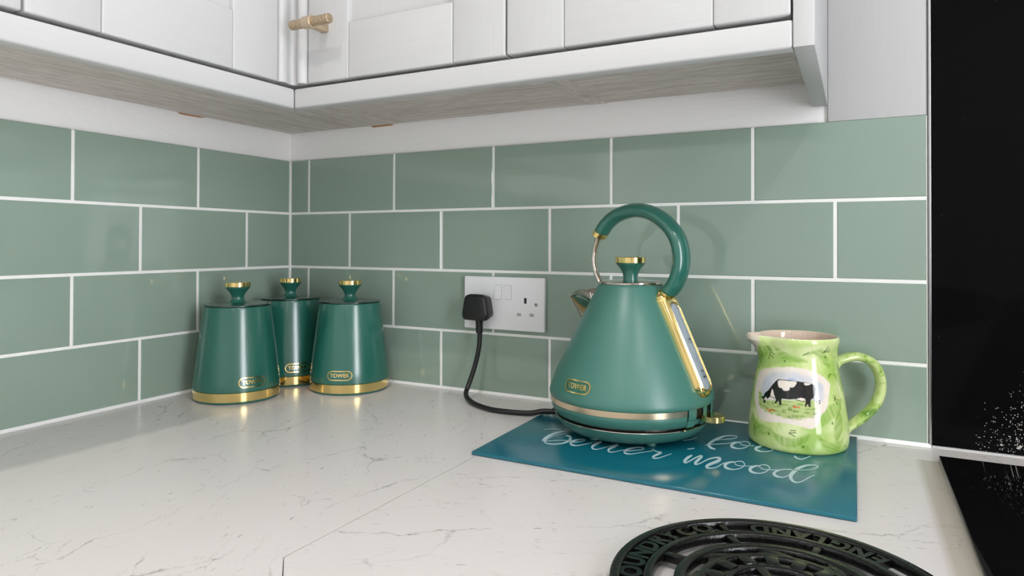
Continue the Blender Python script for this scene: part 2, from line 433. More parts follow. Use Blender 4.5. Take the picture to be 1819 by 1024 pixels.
# caulk under the plaster strip and raw notches at the cupboard line
MB().add([(.196, .0030, .4624), (.246, .0030, .4624), (.240, .0030, .4608), (.200, .0030, .4604),
          (.196, WP, .4624), (.246, WP, .4624), (.240, WP, .4608), (.200, WP, .4604)],
         [(0, 1, 2, 3), (7, 6, 5, 4), (0, 3, 7, 4), (3, 2, 6, 7), (2, 1, 5, 6), (1, 0, 4, 5)]).build('raw_notch', 'raw', wall_back, recalc=True)
MB().add([(-.0030, -.190, .4624), (-.0030, -.242, .4624), (-.0030, -.236, .4604), (-.0030, -.200, .4610),
          (-WP, -.190, .4624), (-WP, -.242, .4624), (-WP, -.236, .4604), (-WP, -.200, .4610)],
         [(0, 1, 2, 3), (7, 6, 5, 4), (0, 3, 7, 4), (3, 2, 6, 7), (2, 1, 5, 6), (1, 0, 4, 5)]).build('raw_notch', 'raw', wall_left, recalc=True)
# ------------------------------------------------------------------ white filler panel, steel trim, splashback
o = MB().box(.9531, 1.0641, .0012, WP-.0002, .4087, 1.16).build('filler_panel', 'paint_z', bevel=.0012)
tag(o, 'white wood-grained filler panel on the wall between cupboard end and black splashback', 'panel')
o = MB().box(1.0650, 1.0676, -.0012, WP-.0004, .0010, 1.16).build('edge_trim', 'steel', bevel=.0004)
tag(o, 'thin vertical steel edge strip between green tiles and black splashback', 'trim')
o = MB().box(1.0678, 1.90, -.0002, WP-.0004, .0030, 1.16).build('splashback', 'splash', bevel=.0006)
tag(o, 'black glass splashback with white limescale splashes behind the hob', 'splashback')
bead('trim_3', lambda u, d, z: (u, -d-.0004, z+.0002), 1.068, 1.90, .0022, 'steel')

# ================================================================== WORKTOPS AND HOB
T0 = -.038
SEAM = [(.5975, -.0005), (.5843, -.5760), (.6230, -.6147)]
left = [(.0005, -.0005)]+[(x-.00045, y) for x, y in SEAM[:2]]+[(SEAM[2][0]-.0004, SEAM[2][1]-.0004), (.6226, -2.4), (.0005, -2.4)]
right = [(x+.00045, y) for x, y in SEAM[:2]]+[(SEAM[2][0]+.0006, SEAM[2][1]), (1.95, -.6147), (1.95, -.0005)]
o = MB().prism(left[::-1], T0, 0).build('worktop', 'worktop_a', recalc=True)
tag(o, 'white marbled worktop run along the left wall under the three canisters', 'worktop')
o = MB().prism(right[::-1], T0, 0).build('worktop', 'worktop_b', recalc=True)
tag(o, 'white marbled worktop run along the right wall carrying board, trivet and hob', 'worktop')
o = tag(MB().box(1.0700, 1.66, -.565, -.0535, .0002, .0055).build('hob', 'hob', bevel=.0008),
    'black glass induction hob let into the right end of the worktop', 'hob')
# base units that carry the worktops (below the frame)
def base_unit(name, label, x0, x1, y0, y1):
    t = thing(name, label, 'cabinet', ((x0+x1)/2, (y0+y1)/2, -.9))
    hx, hy = (x1-x0)/2, (y1-y0)/2
    MB().box(-hx, hx, -hy, hy, .10, .8615).build('carcass', 'paint_z', t, bevel=.001)
    MB().box(-hx+.03, hx-.03, -hy+.05, hy-.05, 0, .0995).build('plinth', 'paint_x', t)
base_unit('base_cabinet', 'white base cabinet carrying the left worktop', .004, .58, -2.39, -.004)
base_unit('base_cabinet', 'white base cabinet carrying the right worktop and hob', .60, 1.94, -.58, -.004)

# ================================================================== WALL CUPBOARDS
FD = .300; ZB = .4625; ZD = .4608; ZP0, ZP1 = .4297, .4562
rx = lambda u, d, z: (u, -d, z)
def lx(u, d, z): return (d+(d/.3)*(.0130-.0225*(u-.30)), -u, z)
def wcab(label, xf, left, u0, u1, c0, c1, door=True):
    t = thing('wall_cabinet', label, 'cabinet', (0, 0, 0), 'white wall cabinets')
    vert, hor = 'paint_z', ('paint_y' if left else 'paint_x')
    MB().box(c0 if left else max(c0, .31), c1, .0005, .2785, ZB+.0152, 1.15, xf).build('carcass', vert, t, recalc=True)
    if left and c0 == 0: bp = [(.0, .0), (.2909, .0), (.2909, -.2790), xf(c1, .2785, 0)[:2], (0, -c1)]
    elif left: bp = [(0, -c0-.0003), xf(c0+.0003, .2785, 0)[:2], xf(c1, .2785, 0)[:2], (0, -c1)]
    else: bp = [(c0, .0), (c0, -.2785), (c1, -.2785), (c1, .0)]
    MB().prism([(x, min(y, 0)) for x, y in bp][::-1] if not left else bp[::-1], ZB, ZB+.015).build('base_panel', 'grain_y' if left else 'grain_x', t, recalc=True)
    MB().box(max(c0, .2810 if left else .3130), c1, .268, .2785, ZP1-.012, ZB-.0002, xf).build('pelmet_batten', 'grain_y' if left else 'grain_x', t, recalc=True)
    sw = .0700; g = .0009; a, b = u0+g, u1-g
    d = MB().box(a+sw-.004, b-sw+.004, .282, FD-.0075, ZD+.068, 1.142, xf).build('door', vert, t, recalc=True)
    for p, q in ((a, a+sw), (b-sw, b)):
        MB().box(p+.0001, q-.0001, .2805, FD, ZD, 1.145, xf).build('stile', vert, d, bevel=.0022, segs=3)
    for z0, z1 in ((ZD, ZD+.0722), (1.075, 1.145)):
        MB().box(a+sw+.0001, b-sw-.0001, .2805, FD, z0, z1, xf).build('rail', hor, d, bevel=.0016, segs=3)
    return t, d
wcab('white wall cabinet at the far left edge of the picture', lx, True, .6262, .9250, .6262, .9250)
wcab('white wall cabinet on the left wall next to the corner', lx, True, .3270, .6258, .0, .6258)
tA, dA = wcab('white wall cabinet on the right wall with brass T-bar handle', rx, False, .3354, .6349, .2912, .6205)
tB, dB = wcab('white wall cabinet on the right wall next to the white end panel', rx, False, .6351, .9335, .6510, .9220)
for t, a, b in ((tA, .6207, .6355), (tB, .6361, .6508), (tB, .9222, .9342)):
    MB().box(a, b, .0, .2788, ZB-.0010, 1.15, rx).build('side_panel', 'grain_y', t, bevel=.0004, segs=1)
# handle, a child of the right door
hx0, hy0, hz0 = .3675, -.3300, .5292
hd = MB().sweep([(-.0295, 0, 0), (-.0291, 0, 0), (.0344, 0, 0), (.0350, 0, 0)], [.0055, .0062, .0062, .0055], 28).build('handle', 'knurl', dA, smooth=True)
hd.location = (hx0, hy0, hz0)
MB().sweep([(hx0-.0070, hy0, hz0), (hx0-.0066, hy0, hz0), (hx0+.0066, hy0, hz0), (hx0+.0070, hy0, hz0)], [.0074, .0080, .0080, .0074], 28).build('handle_ring', 'brass', dA, smooth=True)
MB().box(hx0-.0055, hx0+.0055, hy0+.0050, -.3000, hz0-.0050, hz0+.0050).build('handle_post', 'brass', dA, bevel=.0006)
# corner post with its rounded beads
prof = [(.2950, -.3262), (.3085, -.3262), (.3125, -.3245), (.3145, -.3205), (.3140, -.3150), (.3120, -.3100), (.3105, -.3055), (.3110, -.3020),
        (.3150, -.2995), (.3190, -.3010), (.3225, -.3045), (.3265, -.3068), (.3305, -.3058), (.3335, -.3025), (.3346, -.2985), (.3346, -.2800), (.2950, -.2800)]
o = MB().prism(prof, .4612, 1.145).build('corner_post', 'paint_z', smooth=True, angle=50, recalc=True)
tag(o, 'white beaded corner post between the left and right cupboard doors', 'post')
# light pelmets, mitred in the corner
m1 = lx(.3000, FD, 0); m2 = (m1[0]-.0195, m1[1]+.0195)
def pelmet(poly, mt, label):
    m = MB().prism(poly, ZP0, ZP1)
    tag(m.build('light_pelmet', mt, bevel=.0026, segs=3), label, 'pelmet')
le = lx(.93, FD, 0); li = lx(.93, FD-.0195, 0)
e = .0003
pelmet([(m1[0]-e, m1[1]-e), (m2[0]-e, m2[1]-e), li[:2], le[:2]], 'paint_y', 'white light pelmet below the left-wall cupboards, mitred at the corner')
pelmet([(m1[0]+e, m1[1]+e), (.9342, -FD), (.9342, -FD+.0195), (m2[0]+e, m2[1]+e)][::-1], 'paint_x', 'white light pelmet below the right-wall cupboards, running to the end panel')
o = MB().box(.9345, .9530, -.3005, .0011, ZP0, 1.16).build('end_panel', 'paint_z', bevel=.0010, segs=2)
tag(o, 'white wood-grained end panel closing the right end of the cupboards', 'panel')
# ================================================================== SURFACE-WRAPPED BADGE
def wrap_badge(parent, prof, az, zc, plate_mat):
    rs = [p[0] for p in prof]; zs = [p[1] for p in prof]
    def W_(u, v, off):
        z = zc+v*.985; r = float(np.interp(z, zs, rs))
        a = az+u/r
        return ((r+off)*math.cos(a), (r+off)*math.sin(a), z+off*.15)
    def ring_outline(hw, hh):
        o = []
        q = stadium(hw, hh, 10)
        for i in range(len(q)):
            a, b = q[i], q[(i+1) % len(q)]
            k = 8 if abs(a[0]-b[0]) > .005 else 1
            o += [(a[0]+(b[0]-a[0])*t/k, a[1]+(b[1]-a[1])*t/k) for t in range(k)]
        return o
    O, I = ring_outline(.0206, .0079), ring_outline(.0190, .0063); k = len(O)
    O = [O[i] for i in range(k)]
    # inner outline sampled at the same parameters
    I = [(x*.0190/.0206 if abs(x) < .0127 else math.copysign(abs(x)-.0016*abs((abs(x)-.0127)/.0079), x), y*.0063/.0079) for x, y in O]
    m = MB()
    vs = [W_(u, v, .0001) for u, v in O]+[W_(u, v, .0010) for u, v in O]+[W_(u, v, .0010) for u, v in I]+[W_(u, v, .0001) for u, v in I]
    m.add(vs, [(j*k+i, j*k+(i+1) % k, (j+1)*k+(i+1) % k, (j+1)*k+i) for j in range(3) for i in range(k)])
    b = m.build('badge', 'gold', parent, smooth=True)
    p = MB()
    n = 18
    for i in range(n):
        u0, u1 = -.0182+.0364*i/n, -.0182+.0364*(i+1)/n
        h = lambda u: .0060 if abs(u) < .0125 else .0060*math.sqrt(max(0, 1-((abs(u)-.0125)/.0060)**2))
        p.add([W_(u0, -h(u0), .0003), W_(u1, -h(u1), .0003), W_(u1, h(u1), .0003), W_(u0, h(u0), .0003)], [(0, 1, 2, 3)])
    p.build('badge_plate', plate_mat, b)
    vs, fs = text_mesh('TOWER', .0086, .0004, 3, .00022)
    MB().add([W_(x*1.0, y, .0007+z) for x, y, z in vs], fs).build('badge_lettering', 'gold', b)
    return b

# ================================================================== CANISTERS
BODY = [(.0650, .0176), (.0664, .0186), (.0666, .0200), (.0645, .0360), (.0515, .1440), (.0505, .1468), (.0480, .1478)]
def canister(label, x, y, az):
    t = thing('canister', label, 'canister', (x, y, .0002), 'green canisters in the corner')
    MB().lathe(BODY, 96, True, True).build('body', 'green', t, smooth=True)
    MB().lathe([(.0625, 0), (.0640, .0012), (.0643, .0034)], 96).build('base_rim', 'green', t, smooth=True)
    MB().lathe([(.0652, .0036), (.0656, .0040), (.0659, .0172), (.0655, .0176)], 96, True, True).build('band', 'gold', t, smooth=True)
    MB().lathe([(.0500, .1479), (.0516, .1484), (.0517, .1494), (.0508, .1502), (.0300, .1508)], 96).build('lid', 'lid', t, smooth=True)
    k = MB().lathe([(.0185, .1509), (.0150, .1516), (.0118, .1535), (.0095, .1565), (.0088, .1592), (.0098, .1630), (.0128, .1685), (.0165, .1728), (.0184, .1750), (.0186, .1768)], 56).build('knob', 'green', t, smooth=True)
    MB().lathe([(.0186, .1769), (.0194, .1773), (.0195, .1838), (.0190, .1844), (.0120, .1846)], 56).build('knob_cap', 'gold', k, smooth=True)
    wrap_badge(t, BODY[2:5], R_(az), .0325, 'green')
    return t
canister('green canister with gold band, front left of the three, beside the left tiled wall', .094, -.204, -21)
canister('green canister with gold band, rearmost of the three, tucked into the tiled corner', .074, -.071, -33.5)
canister('green canister with gold band, right one of the three, nearest the power socket', .2121, -.0700, -63.5)

# ================================================================== DOUBLE SOCKET
s = thing('double_socket', 'white double power socket with two rocker switches on the back tiles', 'socket', (.4775, 0, .151))
MB().box(-.0735, .0735, -.0082, -.0002, -.0430, .0430).build('faceplate', 'switch', s, bevel=.0016, segs=3)
for cx, tilt in ((-.0090, 1), (.0090, -1)):
    m = MB(); w, h = .0058, .0112; zc = .0185; f, g = (.0030, .0008) if tilt > 0 else (.0008, .0030)
    m.add([(cx-w, -.0081, zc-h), (cx+w, -.0081, zc-h), (cx+w, -.0081, zc+h), (cx-w, -.0081, zc+h),
           (cx-w, -.0084-f, zc-h), (cx+w, -.0084-f, zc-h), (cx+w, -.0092, zc), (cx-w, -.0092, zc), (cx+w, -.0084-g, zc+h), (cx-w, -.0084-g, zc+h)],
          [(4, 5, 6, 7), (7, 6, 8, 9), (0, 1, 5, 4), (2, 3, 9, 8), (1, 2, 8, 6, 5), (3, 0, 4, 7, 9), (0, 3, 2, 1)])
    m.build('rocker_switch', 'switch', s, recalc=True)
    MB().box(cx-w-.0005, cx+w+.0005, -.00825, -.0080, zc-h-.0005, zc+h+.0005).build('switch_surround', 'slot', s)
for cx in (.0400,):
    for dx, dz, w, h in ((0, .0060, .0022, .0044), (-.0113, -.0165, .0036, .0022), (.0113, -.0165, .0036, .0022)):
        MB().box(cx+dx-w, cx+dx+w, -.00836, -.0079, dz-h, dz+h).build('pin_slot', 'black' if dz > 0 else 'slot', s)
sc_ = MB().sweep([(.0592, -.0080, .0005), (.0592, -.0088, .0005), (.0592, -.0090, .0005)], [.0033, .0033, .0026], 20).build('screw', 'steel', s, smooth=True)
for a in (.6, 2.17):
    d = .0024
    MB().sweep([(.0592-d*math.cos(a), -.00895, .0005-d*math.sin(a)), (.0592+d*math.cos(a), -.00895, .0005+d*math.sin(a))], .0005, 6).build('screw_slot', 'black', sc_)

# ================================================================== POWER CORD
p = thing('mains_plug', 'black mains plug in the socket with flex curving down to the kettle base', 'plug', (.4390, 0, .145))
def plug_outline(k, dz=0):
    q = [(-.0090, .0224), (.0090, .0224), (.0160, .0205), (.0203, .0150), (.0240, -.0050), (.0251, -.0135), (.0226, -.0200), (.0150, -.0222),
         (-.0150, -.0222), (-.0226, -.0200), (-.0251, -.0135), (-.0240, -.0050), (-.0203, .0150), (-.0160, .0205)]
    c = cr([(x, z, 0) for x, z in q]+[(q[0][0], q[0][1], 0)], 4)[:-1]
    return [(v.x*k, v.y*k+dz) for v in c]
m = MB(); secs = [(-.0084, .80), (-.0150, .84), (-.0200, .90), (-.0300, .955), (-.0338, .935), (-.0360, .87), (-.0370, .74)]
vs = []; 
for y, k in secs: vs += [(x, y, z) for x, z in plug_outline(k)]
k_ = len(plug_outline(1))
m.add(vs, [(i*k_+j, i*k_+(j+1) % k_, (i+1)*k_+(j+1) % k_, (i+1)*k_+j) for i in range(len(secs)-1) for j in range(k_)]+[tuple(range(k_)), tuple((len(secs)-1)*k_+j for j in range(k_-1, -1, -1))])
pb = m.build('plug_body', 'black', p, smooth=True, recalc=True, angle=60)
for q in ((-.009, .0115, .0004, .0055), (-.0045, .0140, .0040, .0004), (.0035, .0135, .0065, .0004), (.0075, .0110, .0004, .0035), (.0015, .0105, .0030, .0004), (-.001, .0050, .0095, .0003)):
    MB().box(q[0]-q[2], q[0]+q[2], -.0373, -.0369, q[1]-q[3], q[1]+q[3]).build('moulded_mark', 'rubber', pb)
m = MB(); zz = -.0205; rr = [.0068, .0068, .0058, .0062, .0056, .0062, .0055, .0061, .0054, .0058, .0050]
m.sweep([(.0030, -.0235, zz-.0022*i) for i in range(len(rr))], rr, 20)
m.build('strain_relief', 'black', p, smooth=True)
path = [(.0030, -.0235, -.026), (.0040, -.0238, -.047), (.0035, -.0270, -.070), (-.0010, -.0340, -.100), (-.0050, -.0440, -.124), (-.0035, -.0540, -.1345), (.0090, -.0690, -.1385),
        (.0350, -.0890, -.1404), (.0700, -.1040, -.1406), (.1010, -.1045, -.1406), (.1310, -.0985, -.1400), (.1480, -.0940, -.1364), (.1640, -.0900, -.1357), (.1960, -.0860, -.1320)]
MB().sweep(cr(path, 8), .0038, 14).build('flex', 'rubber', p, smooth=True)

# ================================================================== GLASS BOARD
BZ = .0045
bd = thing('worktop_saver', 'teal blue glass board with pale script lettering under the kettle and jug', 'board', (.7855, -.1497, 0))
bx = [(-.2011, -.1380), (.2007, -.1419), (.2012, .1405), (-.2007, .1440)]
MB().prism(bx, .0004, BZ).build('glass_plate', 'board', bd, bevel=.0012, segs=3)
for x, y in ((-.18, -.12), (.18, -.12), (.18, .12), (-.18, .12)):
    MB().lathe([(.005, .0), (.005, .0005)], 12, cx=x, cy=y).build('rubber_foot', 'rubber', bd)
LETTER = [[6233,-1662,6222,-1638,6246,-1644,6234,-1620,6257,-1626,6245,-1602,6270,-1608,6258,-1584,6289,-1593,6278,-1569,6315,-1581,6305,-1556,6348,-1570,6337,-1546,6382,-1561,6372,-1536,6416,-1551,6406,-1526],
 [6517,-1544,6536,-1586,6495,-1562,6517,-1610,6473,-1578,6497,-1633,6451,-1597,6479,-1658,6431,-1622,6464,-1688,6414,-1657,6451,-1726,6400,-1697,6441,-1770,6388,-1739,6433,-1816,6379,-1781,6427,-1860,6373,-1823,6424,-1903,6370,-1865,6424,-1945,6369,-1907,6425,-1985,6370,-1946,6427,-2021,6374,-1984,6430,-2054,6379,-2022,6434,-2084,6385,-2055,6437,-2110,6391,-2080,6440,-2128,6398,-2101,6438,-2129,6429,-2152,6411,-2085,6434,-2146,6409,-2089,6433,-2140,6415,-2094,6435,-2138,6422,-2100,6440,-2138,6427,-2105,6446,-2133,6432,-2106,6449,-2118,6435,-2097,6449,-2090,6436,-2072,6446,-2053,6434,-2036,6445,-2011,6433,-1994,6446,-1971,6434,-1953,6450,-1932,6438,-1913,6456,-1891,6445,-1871,6465,-1850,6453,-1829,6476,-1810,6465,-1788,6492,-1772,6481,-1750,6512,-1735,6501,-1713,6534,-1698,6523,-1676,6554,-1661,6543,-1638],
 [6578,-1782,6568,-1755,6597,-1792,6580,-1747,6616,-1802,6593,-1738,6633,-1812,6608,-1732,6645,-1824,6626,-1739,6651,-1835,6648,-1762,6657,-1847,6671,-1798,6661,-1855,6692,-1843,6664,-1864,6708,-1890,6668,-1882,6717,-1932,6673,-1908,6721,-1969,6676,-1939,6720,-2005,6676,-1971,6716,-2037,6672,-2006,6706,-2067,6665,-2043,6693,-2097,6654,-2079,6677,-2124,6640,-2107,6659,-2147,6622,-2129,6640,-2167,6600,-2145,6618,-2184,6577,-2156,6595,-2197,6556,-2165,6573,-2206,6535,-2169,6552,-2209,6515,-2168,6531,-2208,6497,-2165,6511,-2204,6481,-2160,6493,-2197,6469,-2154,6478,-2187,6459,-2147,6463,-2173,6455,-2144,6448,-2151,6455,-2144,6442,-2125,6457,-2133,6445,-2111,6464,-2121,6453,-2099,6475,-2106,6465,-2085,6491,-2090,6481,-2069,6513,-2071,6503,-2050,6539,-2050,6529,-2028,6568,-2028,6559,-2006,6599,-2008,6589,-1986,6630,-1990,6621,-1968,6664,-1974,6654,-1952,6698,-1958,6689,-1936,6732,-1942,6723,-1920],
 [6760,-2038,6748,-2013,6779,-2015,6767,-1990,6798,-1992,6787,-1967,6817,-1969,6806,-1944,6833,-1947,6822,-1922,6848,-1926,6836,-1901,6861,-1904,6850,-1879,6871,-1884,6859,-1860,6876,-1866,6864,-1845,6871,-1839,6864,-1844,6858,-1818,6862,-1842,6845,-1808,6853,-1836,6832,-1804,6843,-1835,6819,-1806,6832,-1840,6804,-1813,6819,-1850,6789,-1824,6807,-1865,6775,-1837,6796,-1883,6762,-1853,6787,-1907,6748,-1873,6780,-1936,6736,-1894,6774,-1966,6728,-1916,6771,-1992,6724,-1940,6770,-2012,6724,-1967,6771,-2029,6728,-1997,6772,-2039,6738,-2033,6773,-2042,6753,-2071,6772,-2041,6771,-2101,6774,-2047,6789,-2123,6779,-2057,6805,-2134,6788,-2067,6820,-2137,6801,-2076,6835,-2136,6817,-2083,6851,-2130,6834,-2086,6865,-2120,6850,-2084,6878,-2106,6865,-2075,6891,-2088,6878,-2060,6904,-2067,6892,-2041,6919,-2043,6908,-2018,6936,-2015,6925,-1992,6954,-1983,6944,-1961,6973,-1950,6963,-1929,6991,-1917,6982,-1897],
 [7044,-1755,7088,-1836,7041,-1778,7084,-1859,7037,-1800,7081,-1882,7034,-1824,7077,-1904,7030,-1849,7074,-1929,7026,-1879,7069,-1958,7021,-1911,7063,-1988,7017,-1945,7058,-2016,7016,-1977,7056,-2038,7018,-2009,7056,-2055,7024,-2041,7057,-2067,7033,-2073,7058,-2073,7046,-2104,7059,-2076,7061,-2128,7062,-2085,7075,-2144,7069,-2097,7089,-2154,7079,-2109,7101,-2157,7090,-2116,7112,-2154,7100,-2119,7123,-2148,7111,-2117,7134,-2135,7123,-2109,7147,-2116,7137,-2093,7162,-2086,7152,-2065,7178,-2048,7169,-2027,7195,-2007,7186,-1987,7211,-1969,7203,-1950,7225,-1938,7217,-1918,7238,-1908,7230,-1888,7251,-1879,7242,-1859,7264,-1850,7255,-1829],
 [7268,-1780,7309,-1860,7264,-1807,7304,-1886,7260,-1834,7300,-1913,7255,-1861,7296,-1939,7251,-1886,7291,-1965,7246,-1910,7285,-1990,7240,-1934,7278,-2012,7235,-1959,7272,-2033,7232,-1986,7269,-2051,7232,-2014,7268,-2068,7234,-2043,7268,-2084,7239,-2074,7268,-2095,7250,-2109,7268,-2096,7264,-2138,7269,-2100,7278,-2156,7274,-2111,7291,-2166,7283,-2122,7303,-2169,7292,-2130,7313,-2166,7302,-2131,7322,-2158,7312,-2128,7333,-2145,7323,-2119,7345,-2127,7336,-2103,7361,-2101,7352,-2080,7379,-2069,7370,-2048,7398,-2033,7390,-2013,7417,-1999,7409,-1980],
 [7439,-2069,7430,-2046,7455,-2052,7446,-2027,7471,-2034,7462,-2008,7488,-2016,7478,-1989,7506,-1997,7496,-1969,7528,-1976,7518,-1947,7552,-1955,7542,-1924,7576,-1933,7565,-1902,7594,-1913,7582,-1881,7606,-1894,7593,-1862,7614,-1875,7600,-1844,7618,-1856,7603,-1829,7615,-1828,7604,-1830,7603,-1801,7605,-1835,7590,-1790,7596,-1828,7575,-1785,7584,-1822,7561,-1784,7571,-1822,7546,-1789,7558,-1828,7531,-1799,7543,-1839,7515,-1813,7528,-1854,7498,-1829,7514,-1873,7481,-1848,7499,-1898,7462,-1871,7484,-1929,7445,-1896,7471,-1960,7432,-1921,7462,-1989,7424,-1948,7458,-2014,7420,-1977,7458,-2038,7420,-2008,7459,-2056,7425,-2044,7460,-2063,7437,-2084,7458,-2061,7453,-2116,7458,-2064,7469,-2134,7462,-2074,7483,-2142,7471,-2084,7497,-2143,7484,-2092,7512,-2139,7500,-2095,7528,-2131,7517,-2094,7544,-2120,7534,-2088,7560,-2103,7550,-2075,7576,-2081,7567,-2055,7592,-2057,7583,-2033,7607,-2035,7599,-2012,7621,-2016,7614,-1994,7635,-1997,7628,-1976,7649,-1979,7642,-1958,7663,-1961,7656,-1941,7677,-1944,7671,-1924,7692,-1928,7685,-1906,7707,-1913,7700,-1889,7722,-1897,7714,-1872],
 [7720,-1903,7711,-1885,7723,-1887,7712,-1867,7725,-1869,7713,-1847,7727,-1856,7715,-1829,7729,-1850,7719,-1817,7730,-1851,7727,-1818,7733,-1856,7734,-1828,7740,-1868,7739,-1837,7750,-1879,7745,-1843,7760,-1886,7754,-1849,7772,-1893,7766,-1855,7785,-1899,7778,-1861,7797,-1905,7789,-1864,7811,-1907,7801,-1862,7825,-1907,7813,-1856,7834,-1909,7826,-1853,7824,-1878,7847,-1902,7821,-1884,7844,-1938,7812,-1911,7836,-1971,7800,-1942,7826,-2005,7792,-1970,7819,-2033,7785,-1994,7813,-2057,7780,-2017,7808,-2079,7776,-2040,7805,-2095,7776,-2071,7804,-2100,7785,-2111,7802,-2094,7798,-2139,7802,-2097,7811,-2153,7806,-2107,7822,-2156,7813,-2113,7833,-2151,7822,-2113,7844,-2140,7834,-2106,7856,-2125,7846,-2093,7867,-2107,7857,-2078,7877,-2087,7867,-2060,7886,-2063,7876,-2037,7895,-2037,7886,-2011,7906,-2010,7896,-1985,7917,-1981,7908,-1957,7929,-1949,7921,-1927,7942,-1917,7935,-1896,7954,-1885,7948,-1866],
 [7956,-1309,7950,-1286,7974,-1286,7968,-1263,7992,-1263,7986,-1240,8010,-1240,8004,-1216,8026,-1215,8020,-1192,8040,-1187,8034,-1165,8052,-1157,8046,-1136,8064,-1126,8058,-1107,8076,-1096,8070,-1078],
 [8079,-1633,8072,-1607,8088,-1624,8081,-1597,8097,-1615,8090,-1587,8106,-1606,8099,-1576,8115,-1596,8107,-1567,8122,-1586,8115,-1557,8130,-1575,8123,-1548,8136,-1563,8130,-1540,8143,-1552,8138,-1531],
 [8166,-1796,8183,-1839,8157,-1821,8178,-1874,8147,-1845,8172,-1908,8138,-1871,8168,-1940,8131,-1903,8165,-1971,8127,-1941,8163,-2004,8124,-1982,8162,-2040,8124,-2023,8162,-2070,8127,-2064,8162,-2085,8137,-2109,8159,-2079,8152,-2139,8156,-2076,8164,-2148,8157,-2083,8174,-2144,8161,-2088,8181,-2132,8166,-2085,8187,-2114,8173,-2074,8193,-2092,8179,-2055,8200,-2066,8186,-2032,8207,-2033,8194,-2001,8215,-1995,8201,-1963,8223,-1956,8209,-1923,8231,-1922,8217,-1887,8240,-1891,8226,-1853,8250,-1861,8236,-1822,8259,-1837,8245,-1794,8267,-1824,8253,-1774,8273,-1823,8262,-1763,8277,-1827,8273,-1762,8273,-1824,8287,-1785,8269,-1807,8297,-1835,8268,-1819,8297,-1874,8263,-1850,8294,-1912,8258,-1886,8290,-1950,8254,-1923,8287,-1984,8251,-1958,8285,-2019,8248,-1995,8282,-2054,8246,-2033,8281,-2082,8248,-2073,8280,-2093,8259,-2120,8276,-2080,8274,-2143,8274,-2080,8284,-2146,8277,-2088,8293,-2141,8283,-2092,8300,-2130,8289,-2090,8306,-2115,8296,-2081,8314,-2095,8303,-2064,8323,-2069,8312,-2040,8333,-2033,8322,-2005,8345,-1988,8333,-1958,8358,-1943,8346,-1909,8371,-1904,8359,-1866,8386,-1873,8374,-1832,8402,-1845,8391,-1801,8418,-1822,8407,-1776,8433,-1808,8423,-1756,8448,-1803,8438,-1744,8461,-1805,8453,-1738,8472,-1813,8467,-1739,8476,-1820,8481,-1751,8471,-1810,8495,-1792,8469,-1805,8501,-1839,8468,-1815,8500,-1877,8465,-1832,8496,-1912,8457,-1855,8487,-1945,8446,-1885,8475,-1977,8434,-1917,8462,-2008,8422,-1948,8451,-2036,8412,-1978,8440,-2064,8402,-2007,8430,-2091,8393,-2036,8422,-2115,8387,-2063,8416,-2134,8383,-2088,8412,-2148,8382,-2115,8410,-2155,8386,-2152,8409,-2147,8397,-2187,8404,-2135,8408,-2200,8407,-2141,8420,-2205,8415,-2151,8433,-2205,8426,-2159,8445,-2200,8438,-2160,8459,-2190,8452,-2154,8474,-2175,8467,-2143,8489,-2155,8482,-2126,8503,-2129,8495,-2103,8514,-2092,8506,-2069,8525,-2047,8516,-2025,8534,-2002,8526,-1981,8544,-1967,8536,-1944,8553,-1945,8547,-1921,8563,-1930,8557,-1905,8572,-1918,8567,-1894,8582,-1904,8577,-1881],
 [8647,-1816,8653,-1851,8632,-1824,8640,-1866,8618,-1830,8627,-1879,8603,-1839,8615,-1894,8590,-1852,8605,-1913,8578,-1870,8597,-1938,8566,-1892,8591,-1966,8556,-1920,8587,-1992,8551,-1959,8587,-2005,8555,-2009,8587,-2009,8564,-2057,8588,-2017,8579,-2096,8590,-2028,8595,-2120,8596,-2043,8614,-2131,8610,-2061,8635,-2135,8630,-2078,8656,-2133,8651,-2090,8675,-2125,8671,-2092,8693,-2111,8688,-2082,8711,-2090,8706,-2063,8728,-2065,8721,-2038,8741,-2038,8734,-2011,8752,-2006,8744,-1982,8761,-1971,8751,-1948,8766,-1933,8756,-1915,8767,-1893,8756,-1890,8761,-1853,8753,-1869,8749,-1819,8745,-1843,8736,-1791,8733,-1820,8722,-1773,8723,-1804,8709,-1766,8712,-1797,8695,-1767,8699,-1798,8682,-1775,8687,-1804,8672,-1786,8677,-1813,8662,-1801,8668,-1826,8654,-1821,8660,-1843,8648,-1845,8655,-1861,8647,-1871,8654,-1874,8653,-1899,8657,-1885,8662,-1921,8664,-1902,8674,-1940,8675,-1919,8686,-1953,8686,-1930,8699,-1959,8697,-1935,8713,-1959,8710,-1935,8728,-1956,8725,-1932,8746,-1950,8743,-1927,8766,-1943,8763,-1920,8789,-1931,8786,-1910,8813,-1919,8811,-1898,8837,-1907,8834,-1888],
